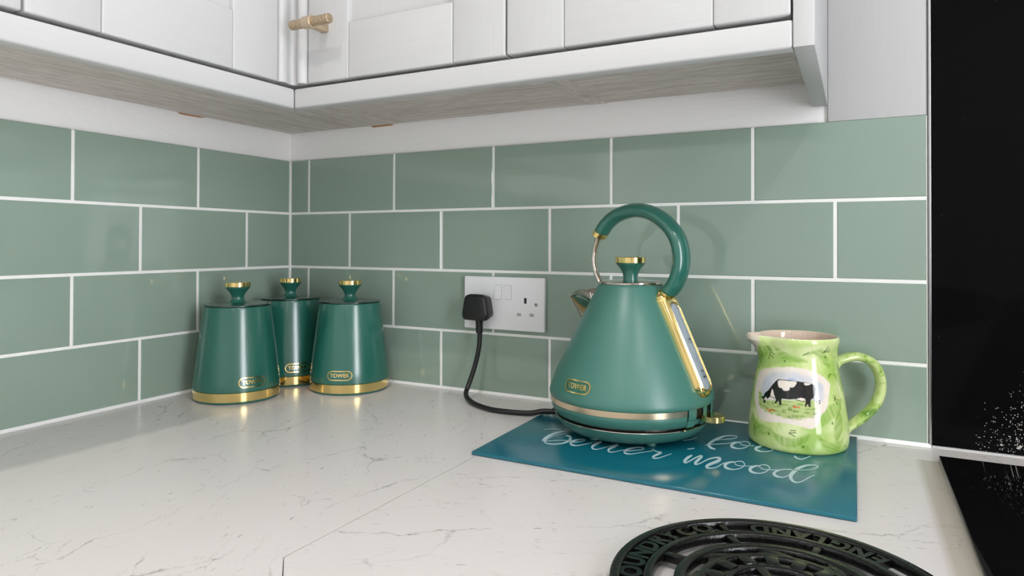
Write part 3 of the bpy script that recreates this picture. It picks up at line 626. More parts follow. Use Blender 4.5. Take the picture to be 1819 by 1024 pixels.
 [8918,-1822,8922,-1857,8902,-1830,8908,-1871,8887,-1837,8894,-1885,8871,-1846,8880,-1900,8857,-1860,8870,-1919,8844,-1881,8861,-1946,8831,-1908,8854,-1978,8821,-1940,8850,-2007,8816,-1984,8850,-2019,8821,-2039,8849,-2016,8832,-2082,8850,-2024,8846,-2110,8855,-2040,8861,-2128,8862,-2057,8877,-2136,8875,-2072,8895,-2137,8892,-2084,8914,-2133,8910,-2092,8931,-2125,8927,-2093,8947,-2114,8943,-2086,8962,-2100,8958,-2073,8977,-2081,8971,-2054,8990,-2056,8983,-2030,9002,-2022,8995,-1998,9013,-1981,9005,-1958,9022,-1938,9013,-1918,9026,-1897,9015,-1888,9021,-1855,9013,-1869,9012,-1823,9007,-1848,9000,-1799,8997,-1827,8987,-1782,8987,-1812,8974,-1773,8975,-1804,8959,-1772,8961,-1802,8944,-1776,8947,-1804,8932,-1784,8936,-1811,8922,-1797,8927,-1821,8914,-1816,8920,-1837,8909,-1838,8915,-1853,8908,-1866,8915,-1863,8914,-1892,8918,-1877,8924,-1916,8927,-1897,8937,-1937,8938,-1915,8951,-1951,8951,-1928,8967,-1956,8965,-1933,8984,-1957,8982,-1933,9003,-1953,9001,-1930,9022,-1947,9020,-1924,9043,-1938,9041,-1916,9066,-1926,9064,-1904,9089,-1912,9087,-1891,9111,-1898,9109,-1879],
 [9233,-1796,9236,-1831,9210,-1808,9212,-1842,9186,-1820,9189,-1852,9163,-1832,9167,-1864,9143,-1847,9147,-1880,9126,-1865,9132,-1902,9111,-1885,9119,-1927,9098,-1907,9108,-1954,9087,-1928,9100,-1980,9077,-1949,9095,-2004,9070,-1974,9092,-2025,9065,-2007,9092,-2036,9066,-2054,9093,-2031,9075,-2094,9093,-2033,9087,-2119,9097,-2048,9100,-2137,9105,-2066,9113,-2147,9114,-2081,9129,-2150,9127,-2093,9146,-2149,9143,-2101,9163,-2143,9160,-2105,9179,-2131,9176,-2099,9194,-2110,9189,-2083,9208,-2083,9202,-2057,9221,-2053,9215,-2026,9235,-2025,9229,-1996],
 [9237,-1846,9235,-1826,9271,-1827,9270,-1807,9306,-1809,9305,-1788,9340,-1791,9338,-1769,9370,-1771,9368,-1748,9396,-1749,9394,-1725,9420,-1725,9418,-1701,9440,-1702,9438,-1677,9457,-1680,9454,-1654,9470,-1659,9466,-1633,9480,-1639,9475,-1613,9487,-1617,9479,-1597,9489,-1587,9479,-1594,9484,-1561,9478,-1590,9475,-1546,9472,-1577,9463,-1536,9462,-1567,9449,-1531,9450,-1563,9434,-1530,9435,-1566,9415,-1533,9417,-1575,9394,-1541,9398,-1591,9374,-1557,9380,-1614,9353,-1579,9362,-1645,9332,-1608,9344,-1685,9311,-1642,9327,-1729,9292,-1682,9312,-1773,9275,-1728,9299,-1818,9260,-1781,9287,-1867,9247,-1833,9277,-1915,9237,-1881,9270,-1957,9230,-1925,9265,-1988,9226,-1969,9263,-2012,9225,-2012,9262,-2031,9226,-2054,9262,-2050,9230,-2095,9263,-2068,9237,-2134,9264,-2087,9246,-2167,9266,-2107,9257,-2193,9271,-2126,9269,-2212,9278,-2149,9282,-2227,9287,-2172,9297,-2236,9298,-2190,9311,-2235,9309,-2198,9325,-2225,9322,-2193,9340,-2207,9336,-2177,9355,-2183,9350,-2155,9369,-2155,9364,-2128,9383,-2121,9377,-2096,9396,-2081,9390,-2056,9409,-2040,9403,-2015,9422,-2005,9416,-1978,9434,-1977,9429,-1949,9445,-1952,9441,-1926,9457,-1929,9453,-1904,9469,-1905,9465,-1882],
 [8367,-1440,8372,-1480,8355,-1431,8361,-1482,8343,-1423,8350,-1485,8331,-1414,8338,-1486,8321,-1400,8324,-1479,8308,-1381,8309,-1464,8295,-1357,8292,-1442,8284,-1334,8275,-1414,8279,-1320,8260,-1376,8279,-1319,8248,-1329,8279,-1320,8242,-1279,8279,-1307,8243,-1237,8282,-1276,8247,-1195,8288,-1230,8255,-1144,8298,-1173,8267,-1086,8311,-1113,8281,-1025,8324,-1056,8297,-971,8338,-1003,8314,-924,8353,-949,8333,-879,8369,-901,8354,-840,8387,-862,8376,-809,8409,-834,8400,-786,8434,-815,8426,-770,8457,-804,8451,-761,8477,-798,8472,-757,8493,-797,8488,-757,8505,-801,8503,-764,8512,-808,8514,-779,8512,-803,8522,-817,8509,-821,8518,-848,8502,-851,8509,-879,8489,-884,8496,-912,8473,-912,8478,-941,8450,-936,8455,-965,8421,-957,8426,-987,8391,-978,8396,-1008,8364,-1001,8370,-1030,8344,-1026,8350,-1053,8326,-1052,8332,-1078,8309,-1078,8315,-1102,8293,-1104,8298,-1127],
 [8232,-1362,8226,-1335,8260,-1338,8254,-1309,8288,-1314,8282,-1284,8317,-1290,8310,-1259,8345,-1267,8339,-1234,8375,-1243,8369,-1211,8405,-1219,8399,-1189,8434,-1195,8428,-1166,8460,-1170,8455,-1142,8483,-1142,8477,-1115,8502,-1112,8497,-1087,8521,-1082,8516,-1057,8540,-1052,8535,-1028],
 [8605,-981,8612,-1024,8587,-996,8596,-1044,8569,-1010,8578,-1064,8551,-1025,8563,-1084,8536,-1043,8551,-1109,8522,-1065,8541,-1139,8509,-1090,8535,-1174,8499,-1120,8531,-1205,8494,-1158,8530,-1223,8495,-1209,8530,-1225,8504,-1263,8529,-1221,8519,-1304,8528,-1225,8535,-1327,8534,-1239,8552,-1337,8548,-1258,8573,-1342,8567,-1277,8594,-1341,8588,-1290,8614,-1332,8608,-1292,8633,-1315,8627,-1280,8653,-1291,8646,-1258,8671,-1262,8664,-1229,8686,-1230,8677,-1198,8697,-1191,8687,-1163,8704,-1147,8694,-1122,8709,-1101,8698,-1083,8708,-1056,8698,-1056,8700,-1015,8694,-1039,8687,-986,8685,-1018,8672,-966,8673,-1000,8658,-955,8660,-989,8641,-953,8645,-986,8624,-960,8628,-991,8607,-972,8612,-1002,8594,-986,8600,-1014,8586,-1003,8593,-1028,8581,-1025,8588,-1045,8579,-1052,8588,-1059,8584,-1083,8589,-1067,8594,-1107,8596,-1082,8608,-1128,8608,-1102,8624,-1147,8623,-1119,8641,-1158,8639,-1130,8659,-1161,8656,-1133,8678,-1157,8675,-1131,8697,-1150,8694,-1125,8714,-1143,8711,-1119,8728,-1136,8725,-1113,8741,-1129,8737,-1105,8752,-1120,8749,-1097,8764,-1113,8760,-1089],
 [8839,-1051,8848,-1098,8823,-1071,8836,-1134,8807,-1091,8823,-1171,8791,-1113,8813,-1204,8780,-1139,8807,-1227,8774,-1174,8806,-1237,8775,-1226,8805,-1226,8786,-1278,8801,-1211,8800,-1302,8803,-1218,8815,-1315,8814,-1236,8833,-1324,8831,-1257,8853,-1328,8850,-1273,8873,-1326,8869,-1281,8892,-1317,8888,-1278,8913,-1301,8908,-1267,8932,-1283,8928,-1250,8949,-1263,8944,-1233,8962,-1241,8957,-1213,8972,-1216,8967,-1191,8981,-1191,8976,-1166,8991,-1166,8985,-1142],
 [9219,-1333,9228,-1274,9226,-1351,9235,-1293,9234,-1370,9243,-1313,9243,-1389,9249,-1329,9254,-1403,9257,-1342,9266,-1412,9268,-1355,9280,-1418,9280,-1366,9295,-1419,9293,-1372,9309,-1410,9305,-1369,9324,-1388,9319,-1351,9340,-1357,9334,-1322,9354,-1324,9348,-1289,9366,-1296,9361,-1261,9375,-1275,9370,-1243,9383,-1258,9378,-1228,9389,-1242,9385,-1216,9396,-1225,9392,-1202]]
for strip in LETTER:
    n = len(strip)//2
    m = MB()
    z = BZ+.00012+.00003*(LETTER.index(strip) % 5)
    m.add([(strip[2*i]*1e-4-.7855, strip[2*i+1]*1e-4+.1497, z) for i in range(n)], [(i, i+2, i+3, i+1) for i in range(0, n-2, 2)])
    m.build('printed_stroke', 'print', bd, recalc=False)

# ================================================================== KETTLE
KX, KY = .724, -.118
hd_ = Vector((.967, -.255, 0)).normalized(); HA = math.atan2(hd_.y, hd_.x)
kb = thing('kettle_stand', 'round green power stand with chrome rim under the kettle', 'stand', (KX, KY, BZ+.0002))
o = -BZ-.0002
MB().lathe([(.060, .0080+o), (.0720, .0088+o), (.0830, .0125+o), (.0910, .0185+o), (.0955, .0245+o), (.0966, .0272+o)], 112, True, True).build('dish', 'green_soft', kb, smooth=True)
MB().lathe([(.0966, .0272+o), (.0972, .0277+o), (.0968, .0284+o), (.0950, .0287+o)], 112, True, True).build('rim', 'chrome', kb, smooth=True)
MB().lathe([(.0900, .0286+o), (.0900, .0316+o)], 64, True, True).build('contact_plate', 'black', kb)
for a in (-116, -50, 130, 64):
    MB().lathe([(.0052, 0.0), (.0060, .0006), (.0062, .0040), (.0050, .0060)], 16, cx=.0640*math.cos(R_(a)), cy=.0640*math.sin(R_(a))).build('foot', 'green_soft', kb, smooth=True)
kt = thing('kettle', 'green pyramid kettle with looped handle, gold trim and water gauge on teal board', 'kettle', (KX, KY, .0316))
o = -.0316
def Lp(s, z, t=0):                                       # kettle plane coordinates -> local point (s along handle, t across)
    return (hd_.x*s-hd_.y*t, hd_.y*s+hd_.x*t, z+o)
KP = [(.1040, .0536), (.1050, .0560), (.1048, .0600), (.1032, .0655), (.1005, .0725), (.0953, .0862), (.0754, .1265), (.0626, .1530), (.0425, .1935), (.0405, .1960), (.0385, .1968)]
KPl = [(r, z+o) for r, z in KP]
MB().lathe(KPl, 128, True, True).build('body', 'green_soft', kt, smooth=True)
MB().lathe([(.0930, .0317+o), (.0972, .0322+o), (.0995, .0345+o), (.1018, .0400+o), (.1030, .0452+o), (.1028, .0457+o), (.0985, .0460+o), (.0985, .0534+o)], 128, True, True).build('lower_ring', 'green_soft', kt, smooth=True)
gap0, gap1 = HA-R_(18.5), HA+R_(18.5)
MB().lathe([(.0987, .0460+o), (.1034, .0461+o), (.1040, .0533+o), (.0987, .0534+o)], 110, a0=gap1, a1=gap0+2*PI).build('band', 'champagne', kt, smooth=True)
# switch housing in the gap of the band
MB().lathe([(.0990, .0405+o), (.1026, .0405+o), (.1030, .0450+o), (.1030, .0534+o), (.0990, .0534+o)], 20, a0=gap0+R_(.2), a1=gap1-R_(.2)).build('switch_recess', 'black', kt, smooth=True)
for a, b in ((-17.6, -10.0), (-2.6, 2.6), (10.0, 17.6)):
    MB().lathe([(.1000, .0320+o), (.1002, .0345+o), (.1024, .0400+o), (.1040, .0460+o), (.1040, .0534+o), (.1000, .0534+o)], 8, a0=HA+R_(a), a1=HA+R_(b)).build('switch_housing', 'green_soft', kt, smooth=True)
sw = MB()
cx_, cy_, _ = Lp(.1135, 0); sw.lathe([(.0120, .0378+o), (.0140, .0386+o), (.0142, .0440+o), (.0132, .0450+o), (.0090, .0447+o)], 40, cx=cx_, cy=cy_)
swo = sw.build('switch_lever', 'gold', kt, smooth=True)
MB().sweep([Lp(.094, .0430), Lp(.103, .0425)], [(.0028, .0075)]*2, 14, side=(-hd_.y, hd_.x, 0)).build('lever_stem', 'gold', swo, smooth=True)
# lid and knob
ld = MB().lathe([(.0385, .1962+o), (.0405, .1966+o), (.0410, .1976+o), (.0408, .1990+o), (.0396, .1997+o), (.0340, .2000+o), (.0200, .2008+o)], 96).build('lid', 'chrome', kt, smooth=True)
kn = MB().lathe([(.0098, .2009+o), (.0093, .2030+o), (.0094, .2065+o), (.0102, .2100+o), (.0126, .2150+o), (.0160, .2193+o), (.0182, .2216+o), (.0190, .2234+o)], 56).build('knob', 'green', kt, smooth=True)
MB().lathe([(.0190, .2235+o), (.0197, .2238+o), (.0198, .2306+o), (.0193, .2312+o), (.0120, .2313+o)], 56).build('knob_cap', 'gold', kn, smooth=True)
# looped handle
hp = [(-.0450, .2640), (-.0369, .2743), (-.0244, .2838), (-.0069, .2901), (.0126, .2917), (.0332, .2867), (.0524, .2742), (.0664, .2572), (.0725, .2370), (.0718, .2176), (.0655, .2005), (.0560, .1880)]
pts = cr([Lp(s, z) for s, z in hp], 8); n = len(pts)
rad = [(.0082+.0012*math.sin(PI*i/n)+.0012*(i/n)**3, .0138+.0012*(i/n)) for i in range(n)]
rad[0] = (.0076, .0132); rad[-1] = (.0082, .0135)
side = (-hd_.y, hd_.x, 0)
hnd = MB().sweep(pts, rad, 32, side=side).build('handle', 'green', kt, smooth=True)
d = (Vector(Lp(-.0369, .2743))-Vector(Lp(-.0450, .2640))).normalized(); e = Vector(Lp(-.0450, .2640))
MB().sweep([e-d*.0072, e-d*.0068, e-d*.0004, e], [(.0080, .0136), (.0084, .0141), (.0084, .0141), (.0080, .0136)], 32, side=side).build('handle_collar', 'gold', hnd, smooth=True)
d = (Vector(Lp(.0655, .2005))-Vector(Lp(.0560, .1880))).normalized(); e = Vector(Lp(.0560, .1880))
MB().sweep([e-d*.0022, e], [(.0088, .0142)]*2, 32, side=side).build('handle_collar', 'gold', hnd, smooth=True)
st = cr([Lp(s, z) for s, z in [(-.0490, .2595), (-.0540, .2480), (-.0572, .2350), (-.0575, .2230), (-.0550, .2110), (-.0490, .1985), (-.0430, .1900)]], 6)
MB().sweep(st, [(.0034, .0046)]*len(st), 18, side=side).build('handle_stem', 'chrome', kt, smooth=True)
# spout opposite the handle
m = MB(); NS, NA = 14, 13; vs = []
for i in range(NS):
    t = i/(NS-1); s_ = .0440+(.0990-.0440)*t
    top = .1835+.0035*math.sin(PI*min(1, t/.8))-.0085*max(0, t-.25)**2/.5625; keel = min(top-.0015, .1010+(s_-.0440)*1.36) if t < 1 else top-.0012
    keel = .1720-(.0990-s_)*1.32; keel = min(keel, top-.0012)
    w = .0235*(1-t)**.75+.0022
    for j in range(NA):
        a = -1+2*j/(NA-1)
        vs.append(Lp(-s_, keel+(top-keel)*abs(a)**1.25, w*a))
fs = [(i*NA+j, i*NA+j+1, (i+1)*NA+j+1, (i+1)*NA+j) for i in range(NS-1) for j in range(NA-1)]
m.add(vs, fs)
sp = m.build('spout', 'chrome', kt, smooth=True, angle=60)
so = sp.modifiers.new('thick', 'SOLIDIFY'); so.thickness = .0011; so.offset = 0
# water gauge
zc, = [.1275]; r_at = lambda z: float(np.interp(z, [q[1] for q in KP], [q[0] for q in KP]))
z0g, z1g = .0640, .1905
A = Vector(Lp(r_at(z0g), z0g)); B = Vector(Lp(r_at(z1g), z1g))
vv = (B-A).normalized(); uu = Vector((-hd_.y, hd_.x, 0)); nn = uu.cross(vv).normalized()
if nn.dot(hd_) < 0: nn = -nn
mid = (A+B)/2; HH = (B-A).length/2
def G(u, v, w): return tuple(mid+uu*u+vv*v+nn*w)
m = MB(); rings = []
for hw, hh, w in ((.0162, HH, -.004), (.0162, HH, .0035), (.0156, HH-.0008, .0055), (.0142, HH-.0026, .0075), (.0124, HH-.0055, .0090), (.0112, HH-.0125, .0100), (.0101, HH-.0140, .0090), (.0098, HH-.0144, .0050)):
    rings.append([G(u, v-(.0070 if hw < .0120 else 0), w) for u, v in stadium(hw, hh, 16)])
k = len(rings[0])
m.add([p_ for r in rings for p_ in r], [(i*k+j, i*k+(j+1) % k, (i+1)*k+(j+1) % k, (i+1)*k+j) for i in range(len(rings)-1) for j in range(k)])
gg = m.build('water_gauge', 'gold', kt, smooth=True, angle=60, recalc=True)
m = MB(); rings = []
for hw, hh, w in ((.0098, HH-.0144, .0050), (.0095, HH-.0147, .0086), (.0078, HH-.0164, .0102), (.0040, HH-.0194, .0108), (.0008, HH-.0230, .0110)):
    rings.append([G(u, v-.0070, w) for u, v in stadium(hw, hh, 16)])
m.add([p_ for r in rings for p_ in r], [(i*k+j, i*k+(j+1) % k, (i+1)*k+(j+1) % k, (i+1)*k+j) for i in range(len(rings)-1) for j in range(k)]+[tuple((len(rings)-1)*k+j for j in range(k))])
gw = m.build('gauge_window', 'pipe', gg, smooth=True, recalc=True)
for body, v, sz in (('0.5L', -.0400, .0046), ('MIN', -.0475, .0046), ('1.0L', .0000, .0046)):
    tv, tf = text_mesh(body, sz, .0001, 2)
    MB().add([G(x-.0005, v+y, .01125+z) for x, y, z in tv], tf).build('scale_mark', 'ink', gw)
for v in (-.0440, -.0040):
    MB().add([G(-.0050, v, .01115), G(.0050, v, .01115), G(.0050, v+.0006, .01115), G(-.0050, v+.0006, .01115)], [(0, 1, 2, 3)]).build('scale_line', 'ink', gw)
wrap_badge(kt, [(r, z+o) for r, z in KP[2:6]], R_(-112.5), .0755+o, 'green')

# ================================================================== JUG
JD = {"patch":[[-145.2,94.3],[-125.5,99.2],[-99.2,103.3],[-72.7,102.2],[-53.2,95.7],[-40.1,85.6],[-42.8,77.2],[-49.8,58.8],[-58.8,50.5],[-67.8,36.3],[-85.5,38.2],[-102.7,39.3],[-119.0,37.1],[-133.4,37.4],[-143.4,47.9],[-150.8,60.4],[-156.1,73.6],[-152.0,86.6]],
 "sky":[[-139.9,69.1],[-138.3,86.1],[-118.2,95.9],[-95.7,99.2],[-73.0,96.5],[-56.5,88.9],[-50.3,80.1],[-53.0,67.4],[-62.6,64.2],[-85.4,66.6],[-113.8,63.1],[-131.3,59.8]],
 "grass":[[-142.5,68.6],[-134.7,68.3],[-130.2,61.9],[-119.2,63.0],[-102.0,65.7],[-85.4,67.5],[-67.0,68.4],[-60.2,63.3],[-62.5,52.2],[-75.2,47.1],[-88.9,44.7],[-102.9,45.4],[-123.4,47.8],[-135.7,51.5],[-141.2,58.7]],
 "cow":[[-111.3,88.1],[-98.4,88.5],[-85.4,88.1],[-76.5,87.5],[-68.5,86.5],[-64.0,84.6],[-62.5,81.2],[-63.5,74.4],[-66.4,70.1],[-69.7,68.3],[-70.6,64.1],[-70.3,60.0],[-72.6,60.0],[-73.4,63.1],[-74.8,62.6],[-75.3,60.3],[-77.5,60.3],[-76.5,63.8],[-75.9,67.2],[-77.2,69.3],[-81.8,69.9],[-87.3,68.2],[-94.6,66.9],[-105.0,66.4],[-104.9,60.9],[-105.2,58.5],[-107.4,58.6],[-108.7,63.4],[-111.0,61.3],[-113.5,59.1],[-114.1,60.3],[-112.2,63.3],[-113.1,65.8],[-115.7,69.8],[-117.6,74.9],[-119.4,75.5],[-120.5,70.8],[-120.7,66.8],[-122.5,64.9],[-124.6,62.9],[-126.4,64.2],[-127.2,61.5],[-127.0,59.8],[-128.2,57.1],[-130.3,57.6],[-131.5,61.6],[-134.0,62.9],[-134.6,64.2],[-131.6,65.2],[-130.9,68.1],[-128.1,70.9],[-125.2,72.8],[-120.6,78.9],[-115.5,85.0]],
 "saddle":[[-110.6,86.8],[-98.4,87.5],[-87.1,87.4],[-88.8,82.7],[-92.1,80.5],[-95.1,80.4],[-95.9,77.3],[-100.7,75.9],[-104.3,76.8],[-105.5,78.4],[-109.2,78.8],[-111.2,82.0]],
 "rump":[[-77.0,86.7],[-68.5,86.1],[-70.6,84.8],[-74.2,84.1],[-76.6,84.6]],
 "udder":[[-86.5,68.2],[-81.8,69.7],[-77.2,68.9],[-76.7,66.8],[-80.9,66.1]],
 "chest":[[-119.4,75.1],[-116.8,73.2],[-113.8,66.1],[-119.9,66.9],[-119.9,70.9]],
 "lines":[[[-66.0,70.9],[-65.3,67.7],[-62.9,65.9],[-60.3,67.1],[-57.9,67.7]],[[-61.4,66.3],[-59.0,65.0],[-60.9,62.9]],[[-87.7,68.1],[-86.3,67.0],[-83.6,66.8],[-80.9,65.9],[-76.7,66.6]],[[-120.4,66.8],[-113.6,65.9]],[[-59.2,67.6],[-58.2,65.4],[-59.7,63.3]]],
 "blaze":[[-127.7,64.8],[-126.3,63.7],[-129.1,60.5],[-129.5,62.0]],
 "red":[[-123.2,51.9],[-119.7,50.8],[-117.1,51.9],[-119.9,49.2],[-113.9,51.3],[-89.9,59.5],[-87.2,58.7],[-84.4,59.0],[-89.0,58.5]],
 "tuft":[[[-96.1,57.7],[-95.1,53.9]],[[-94.3,58.8],[-94.7,54.4]],[[-92.1,58.6],[-92.9,53.8]],[[-90.7,54.4],[-89.8,52.8]],[[-89.0,55.9],[-88.1,53.3]],[[-85.5,55.0],[-86.3,53.2]],[[-95.0,48.3],[-94.1,46.2]],[[-91.5,50.0],[-91.9,46.1]],[[-89.8,48.9],[-90.2,46.7]],[[-88.1,47.8],[-85.5,46.9]],[[-81.2,49.7],[-81.6,47.5]],[[-66.0,54.7],[-66.7,51.3]],[[-63.7,54.3],[-64.8,51.3]],[[-116.9,62.5],[-116.0,58.2]],[[-118.4,60.5],[-114.4,58.0]],[[-110.5,60.9],[-108.8,57.7]],[[-104.6,61.0],[-103.0,57.7]],[[-140.4,68.1],[-135.4,65.4]],[[-138.7,65.7],[-134.4,61.0]],[[-135.5,58.9],[-139.3,61.9]],[[-108.8,48.8],[-106.8,47.8]],[[-79.5,49.9],[-77.8,48.7]]],
 "leaf":[[[-119.9,125.2],[-109.3,122.7],[-94.3,116.9],[-82.0,115.0],[-72.7,111.0],[-84.0,109.4],[-98.5,110.5],[-112.0,114.5]],[[-157.4,112.5],[-142.2,122.7],[-129.3,126.0],[-124.1,123.0],[-130.8,115.0],[-147.5,108.4]],[[-167.6,94.5],[-160.6,106.6],[-147.6,109.3],[-149.7,98.9],[-157.9,91.3]],[[-151.7,42.1],[-138.5,33.6],[-123.2,31.2],[-115.0,29.6],[-115.6,21.6],[-129.4,20.9],[-144.0,24.1],[-153.9,32.4]],[[-114.0,27.2],[-104.0,24.1],[-89.3,23.9],[-72.6,29.6],[-76.7,20.2],[-89.3,13.3],[-100.6,12.6],[-109.2,17.9]],[[-61.8,28.2],[-51.2,20.4],[-36.0,19.8],[-26.7,26.1],[-28.9,16.2],[-39.9,8.1],[-53.0,11.9],[-60.3,19.0]],[[-30.6,55.2],[-24.8,44.3],[-29.7,28.2],[-40.8,19.5],[-42.1,33.1],[-37.7,47.6]],[[-40.9,92.8],[-35.6,96.2],[-22.5,95.6],[2.8,86.4],[-10.8,72.8],[-19.4,82.5],[-27.7,93.5],[-38.3,91.8]],[[-52.2,125.9],[-40.6,116.7],[-34.8,106.0],[-36.9,102.7],[-49.0,110.1],[-61.0,119.0],[-75.9,118.7],[-65.5,123.3]],[[-81.4,16.3],[-76.7,15.9],[-71.9,13.6],[-74.3,10.9],[-79.8,12.2]],[[-58.1,57.1],[-40.3,62.9],[-18.6,67.1],[-25.7,54.6],[-49.6,43.6],[-65.0,34.0],[-60.7,47.2]]],
 "dot":[[-103.9,109.6],[-119.1,23.5],[-43.9,41.2],[-44.0,116.0],[-79.8,14.7],[-17.8,114.4],[-171.8,45.7],[-21.6,12.2]],
 "twig":[[[-129.7,125.0],[-126.8,118.2],[-130.4,109.7]],[[-126.8,118.2],[-119.8,116.3]],[[-126.2,114.7],[-121.9,111.6]],[[-128.4,122.5],[-123.1,119.5]],[[-48.0,121.4],[-39.8,128.2]],[[-46.7,122.2],[-35.5,125.2]],[[-46.7,121.9],[-35.0,122.2]],[[-77.9,118.3],[-69.7,121.5]],[[-93.3,31.8],[-87.7,32.5]],[[-94.9,29.0],[-87.7,30.0]],[[-94.1,28.3],[-88.5,25.7]],[[-143.7,27.8],[-140.2,19.7]],[[-145.8,23.6],[-142.0,15.6]],[[-36.4,72.5],[-31.8,61.2]],[[-35.9,69.1],[-29.3,66.0]],[[-32.3,71.3],[-36.8,65.9]],[[-41.1,92.0],[-39.8,95.3],[-34.6,96.1]],[[-154.9,123.9],[-153.1,118.6]]]}
JX, JY = .921, -.068
jg = thing('jug', 'hand-painted green pottery jug with a grazing black and white cow on the board', 'jug', (JX, JY, BZ+.0002))
def make_jug():
    camaz = R_(-85.84)
    th = np.concatenate([np.linspace(-108, 108, 440, endpoint=False), np.linspace(108, 252, 60, endpoint=False)])
    th = np.radians(th)+camaz
    op = [(.0540, .0047), (.0556, .0056), (.0568, .0085), (.0574, .0130), (.0575, .0200), (.0570, .0290), (.0556, .0410), (.0532, .0600), (.0500, .0780), (.0466, .0960), (.0451, .1060), (.0447, .1150),
          (.0451, .1220), (.0462, .1265), (.0471, .1300), (.0474, .1330), (.0470, .1355), (.0460, .1367)]
    d = np.concatenate([[0], np.cumsum([math.hypot(a[0]-b[0], a[1]-b[1]) for a, b in zip(op[:-1], op[1:])])])
    t = np.linspace(0, d[-1], 250)
    ro = np.interp(t, d, [q[0] for q in op]); zo = np.interp(t, d, [q[1] for q in op])
    for _ in range(14):
        ro[1:-1] = .25*ro[:-2]+.5*ro[1:-1]+.25*ro[2:]; zo[1:-1] = .25*zo[:-2]+.5*zo[1:-1]+.25*zo[2:]
    ip = [(.0448, .1362), (.0436, .1340), (.0428, .1280), (.0418, .1200), (.0415, .1100), (.0425, .0980), (.0470, .0780), (.0515, .0500), (.0530, .0200), (.0500, .0090), (.0300, .0080)]
    r = np.concatenate([ro, [q[0] for q in ip]]); z = np.concatenate([zo, [q[1] for q in ip]])
    nr, na = len(r), len(th)
    RR, TT = np.meshgrid(r, th, indexing='ij'); ZZ = np.repeat(z[:, None], na, 1)
    # pouring lip on the side away from the handle
    spa = math.atan2(-.458, -.889)
    da = np.angle(np.exp(1j*(TT-spa)))
    k = np.clip((ZZ-.103)/.027, 0, 1)**1.6
    RR = RR+.0150*k*np.exp(-(np.abs(da)/.33)**2.4)-.0010*k*np.exp(-((np.abs(da)-.62)/.25)**2)
    ZZ2 = ZZ+.0016*k*np.exp(-(da/.33)**2)
    V = np.stack([RR*np.cos(TT), RR*np.sin(TT), ZZ2-BZ-.0002], -1).reshape(-1, 3)
    i = np.arange(nr-1)[:, None]*na; j = np.arange(na)[None]
    F = np.stack([i+j, i+(j+1) % na, i+na+(j+1) % na, i+na+j], -1).reshape(-1, 4)
    me = bpy.data.meshes.new('body')
    me.vertices.add(len(V)); me.vertices.foreach_set('co', V.astype(np.float32).ravel())
    nb = na; tot = len(F)*4
    caps = [np.arange(na)[::-1], (nr-1)*na+np.arange(na)]
    loops = np.concatenate([F.ravel()]+caps); starts = np.concatenate([np.arange(len(F))*4, [tot, tot+na]])
    me.loops.add(len(loops)); me.loops.foreach_set('vertex_index', loops.astype(np.int32))
    me.polygons.add(len(F)+2); me.polygons.foreach_set('loop_start', starts.astype(np.int32))
    me.update(calc_edges=True); me.validate()
    # ---------------- the painting, in (arc length u, height v) in mm
    lin = lambda r_, g_, b_: np.array([((c/255+.055)/1.055)**2.4 if c > 10 else c/255/12.92 for c in (r_, g_, b_)])
    U = np.degrees(np.angle(np.exp(1j*(TT-camaz)))) -85.84      # azimuth in degrees
    KM = .92                                                       # mm per degree
    X = (U*KM).ravel(); Y = (ZZ*1000).ravel()
    rng = np.random.default_rng(3)
    def fbm(x, y, f, seed):
        g = np.random.default_rng(seed); s_ = 0
        for q in range(6):
            a, ph, fr = g.uniform(0, 2*PI), g.uniform(0, 6.3), f*g.uniform(.6, 1.8)
            s_ = s_+np.sin((x*np.cos(a)+y*np.sin(a))*fr+ph+1.3*np.sin((x*np.sin(a)-y*np.cos(a))*fr*.7+ph*2))
        return s_/6
    C_ = np.tile(lin(213, 226, 160), (len(X), 1))
    def mixin(mask, col):
        nonlocal C_
        C_ = C_*(1-mask[:, None])+mask[:, None]*col
    b1 = np.clip(.5+1.1*fbm(X, Y, .10, 1), 0, 1); mixin(b1*.55, lin(172, 204, 98))
    b2 = np.clip((fbm(X*1.0, Y*1.0, .07, 5)-.10)*3.2, 0, 1); mixin(b2*.50, lin(142, 186, 72))
    st_ = np.clip(.5+.9*fbm(X+.6*Y, (Y-.6*X)*.12, 1.0, 8), 0, 1); mixin(st_*.16, lin(120, 175, 60))
    sw = np.clip(fbm(X*.5+Y*.35, Y*.9-X*.25, .13, 77)*3-.35, 0, 1); mixin(sw*.42, lin(120, 172, 56))
    sv = np.clip(fbm(X*.6-Y*.3, Y*.8, .12, 78)*3-.5, 0, 1); mixin(sv*.55, lin(228, 234, 186))
    def rounded(poly):
        P = [(a, b, 0) for a, b in poly]; k = len(P)
        return [(v.x, v.y) for v in cr([P[-1]]+P+[P[0], P[1]], 4)[4:-5]]
    def sd(poly, smooth=True):
        P = np.array(rounded(poly) if smooth else poly, float)*[KM, 1]; x, y = X, Y
        lo, hi = P.min(0)-6, P.max(0)+6
        sel = np.where((x > lo[0]) & (x < hi[0]) & (y > lo[1]) & (y < hi[1]))[0]
        px, py = x[sel], y[sel]; D2 = np.full(len(sel), 1e9); ins = np.zeros(len(sel), bool)
        for a, b in zip(P, np.roll(P, -1, 0)):
            e = b-a; w = np.stack([px-a[0], py-a[1]], 1)
            t_ = np.clip((w@e)/max(e@e, 1e-9), 0, 1)
            D2 = np.minimum(D2, ((w-t_[:, None]*e)**2).sum(1))
            c = ((a[1] > py) != (b[1] > py)) & (px < (b[0]-a[0])*(py-a[1])/((b[1]-a[1]) if b[1] != a[1] else 1e-9)+a[0])
            ins ^= c
        out = np.full(len(X), -99.); out[sel] = np.where(ins, 1, -1)*np.sqrt(D2); return out
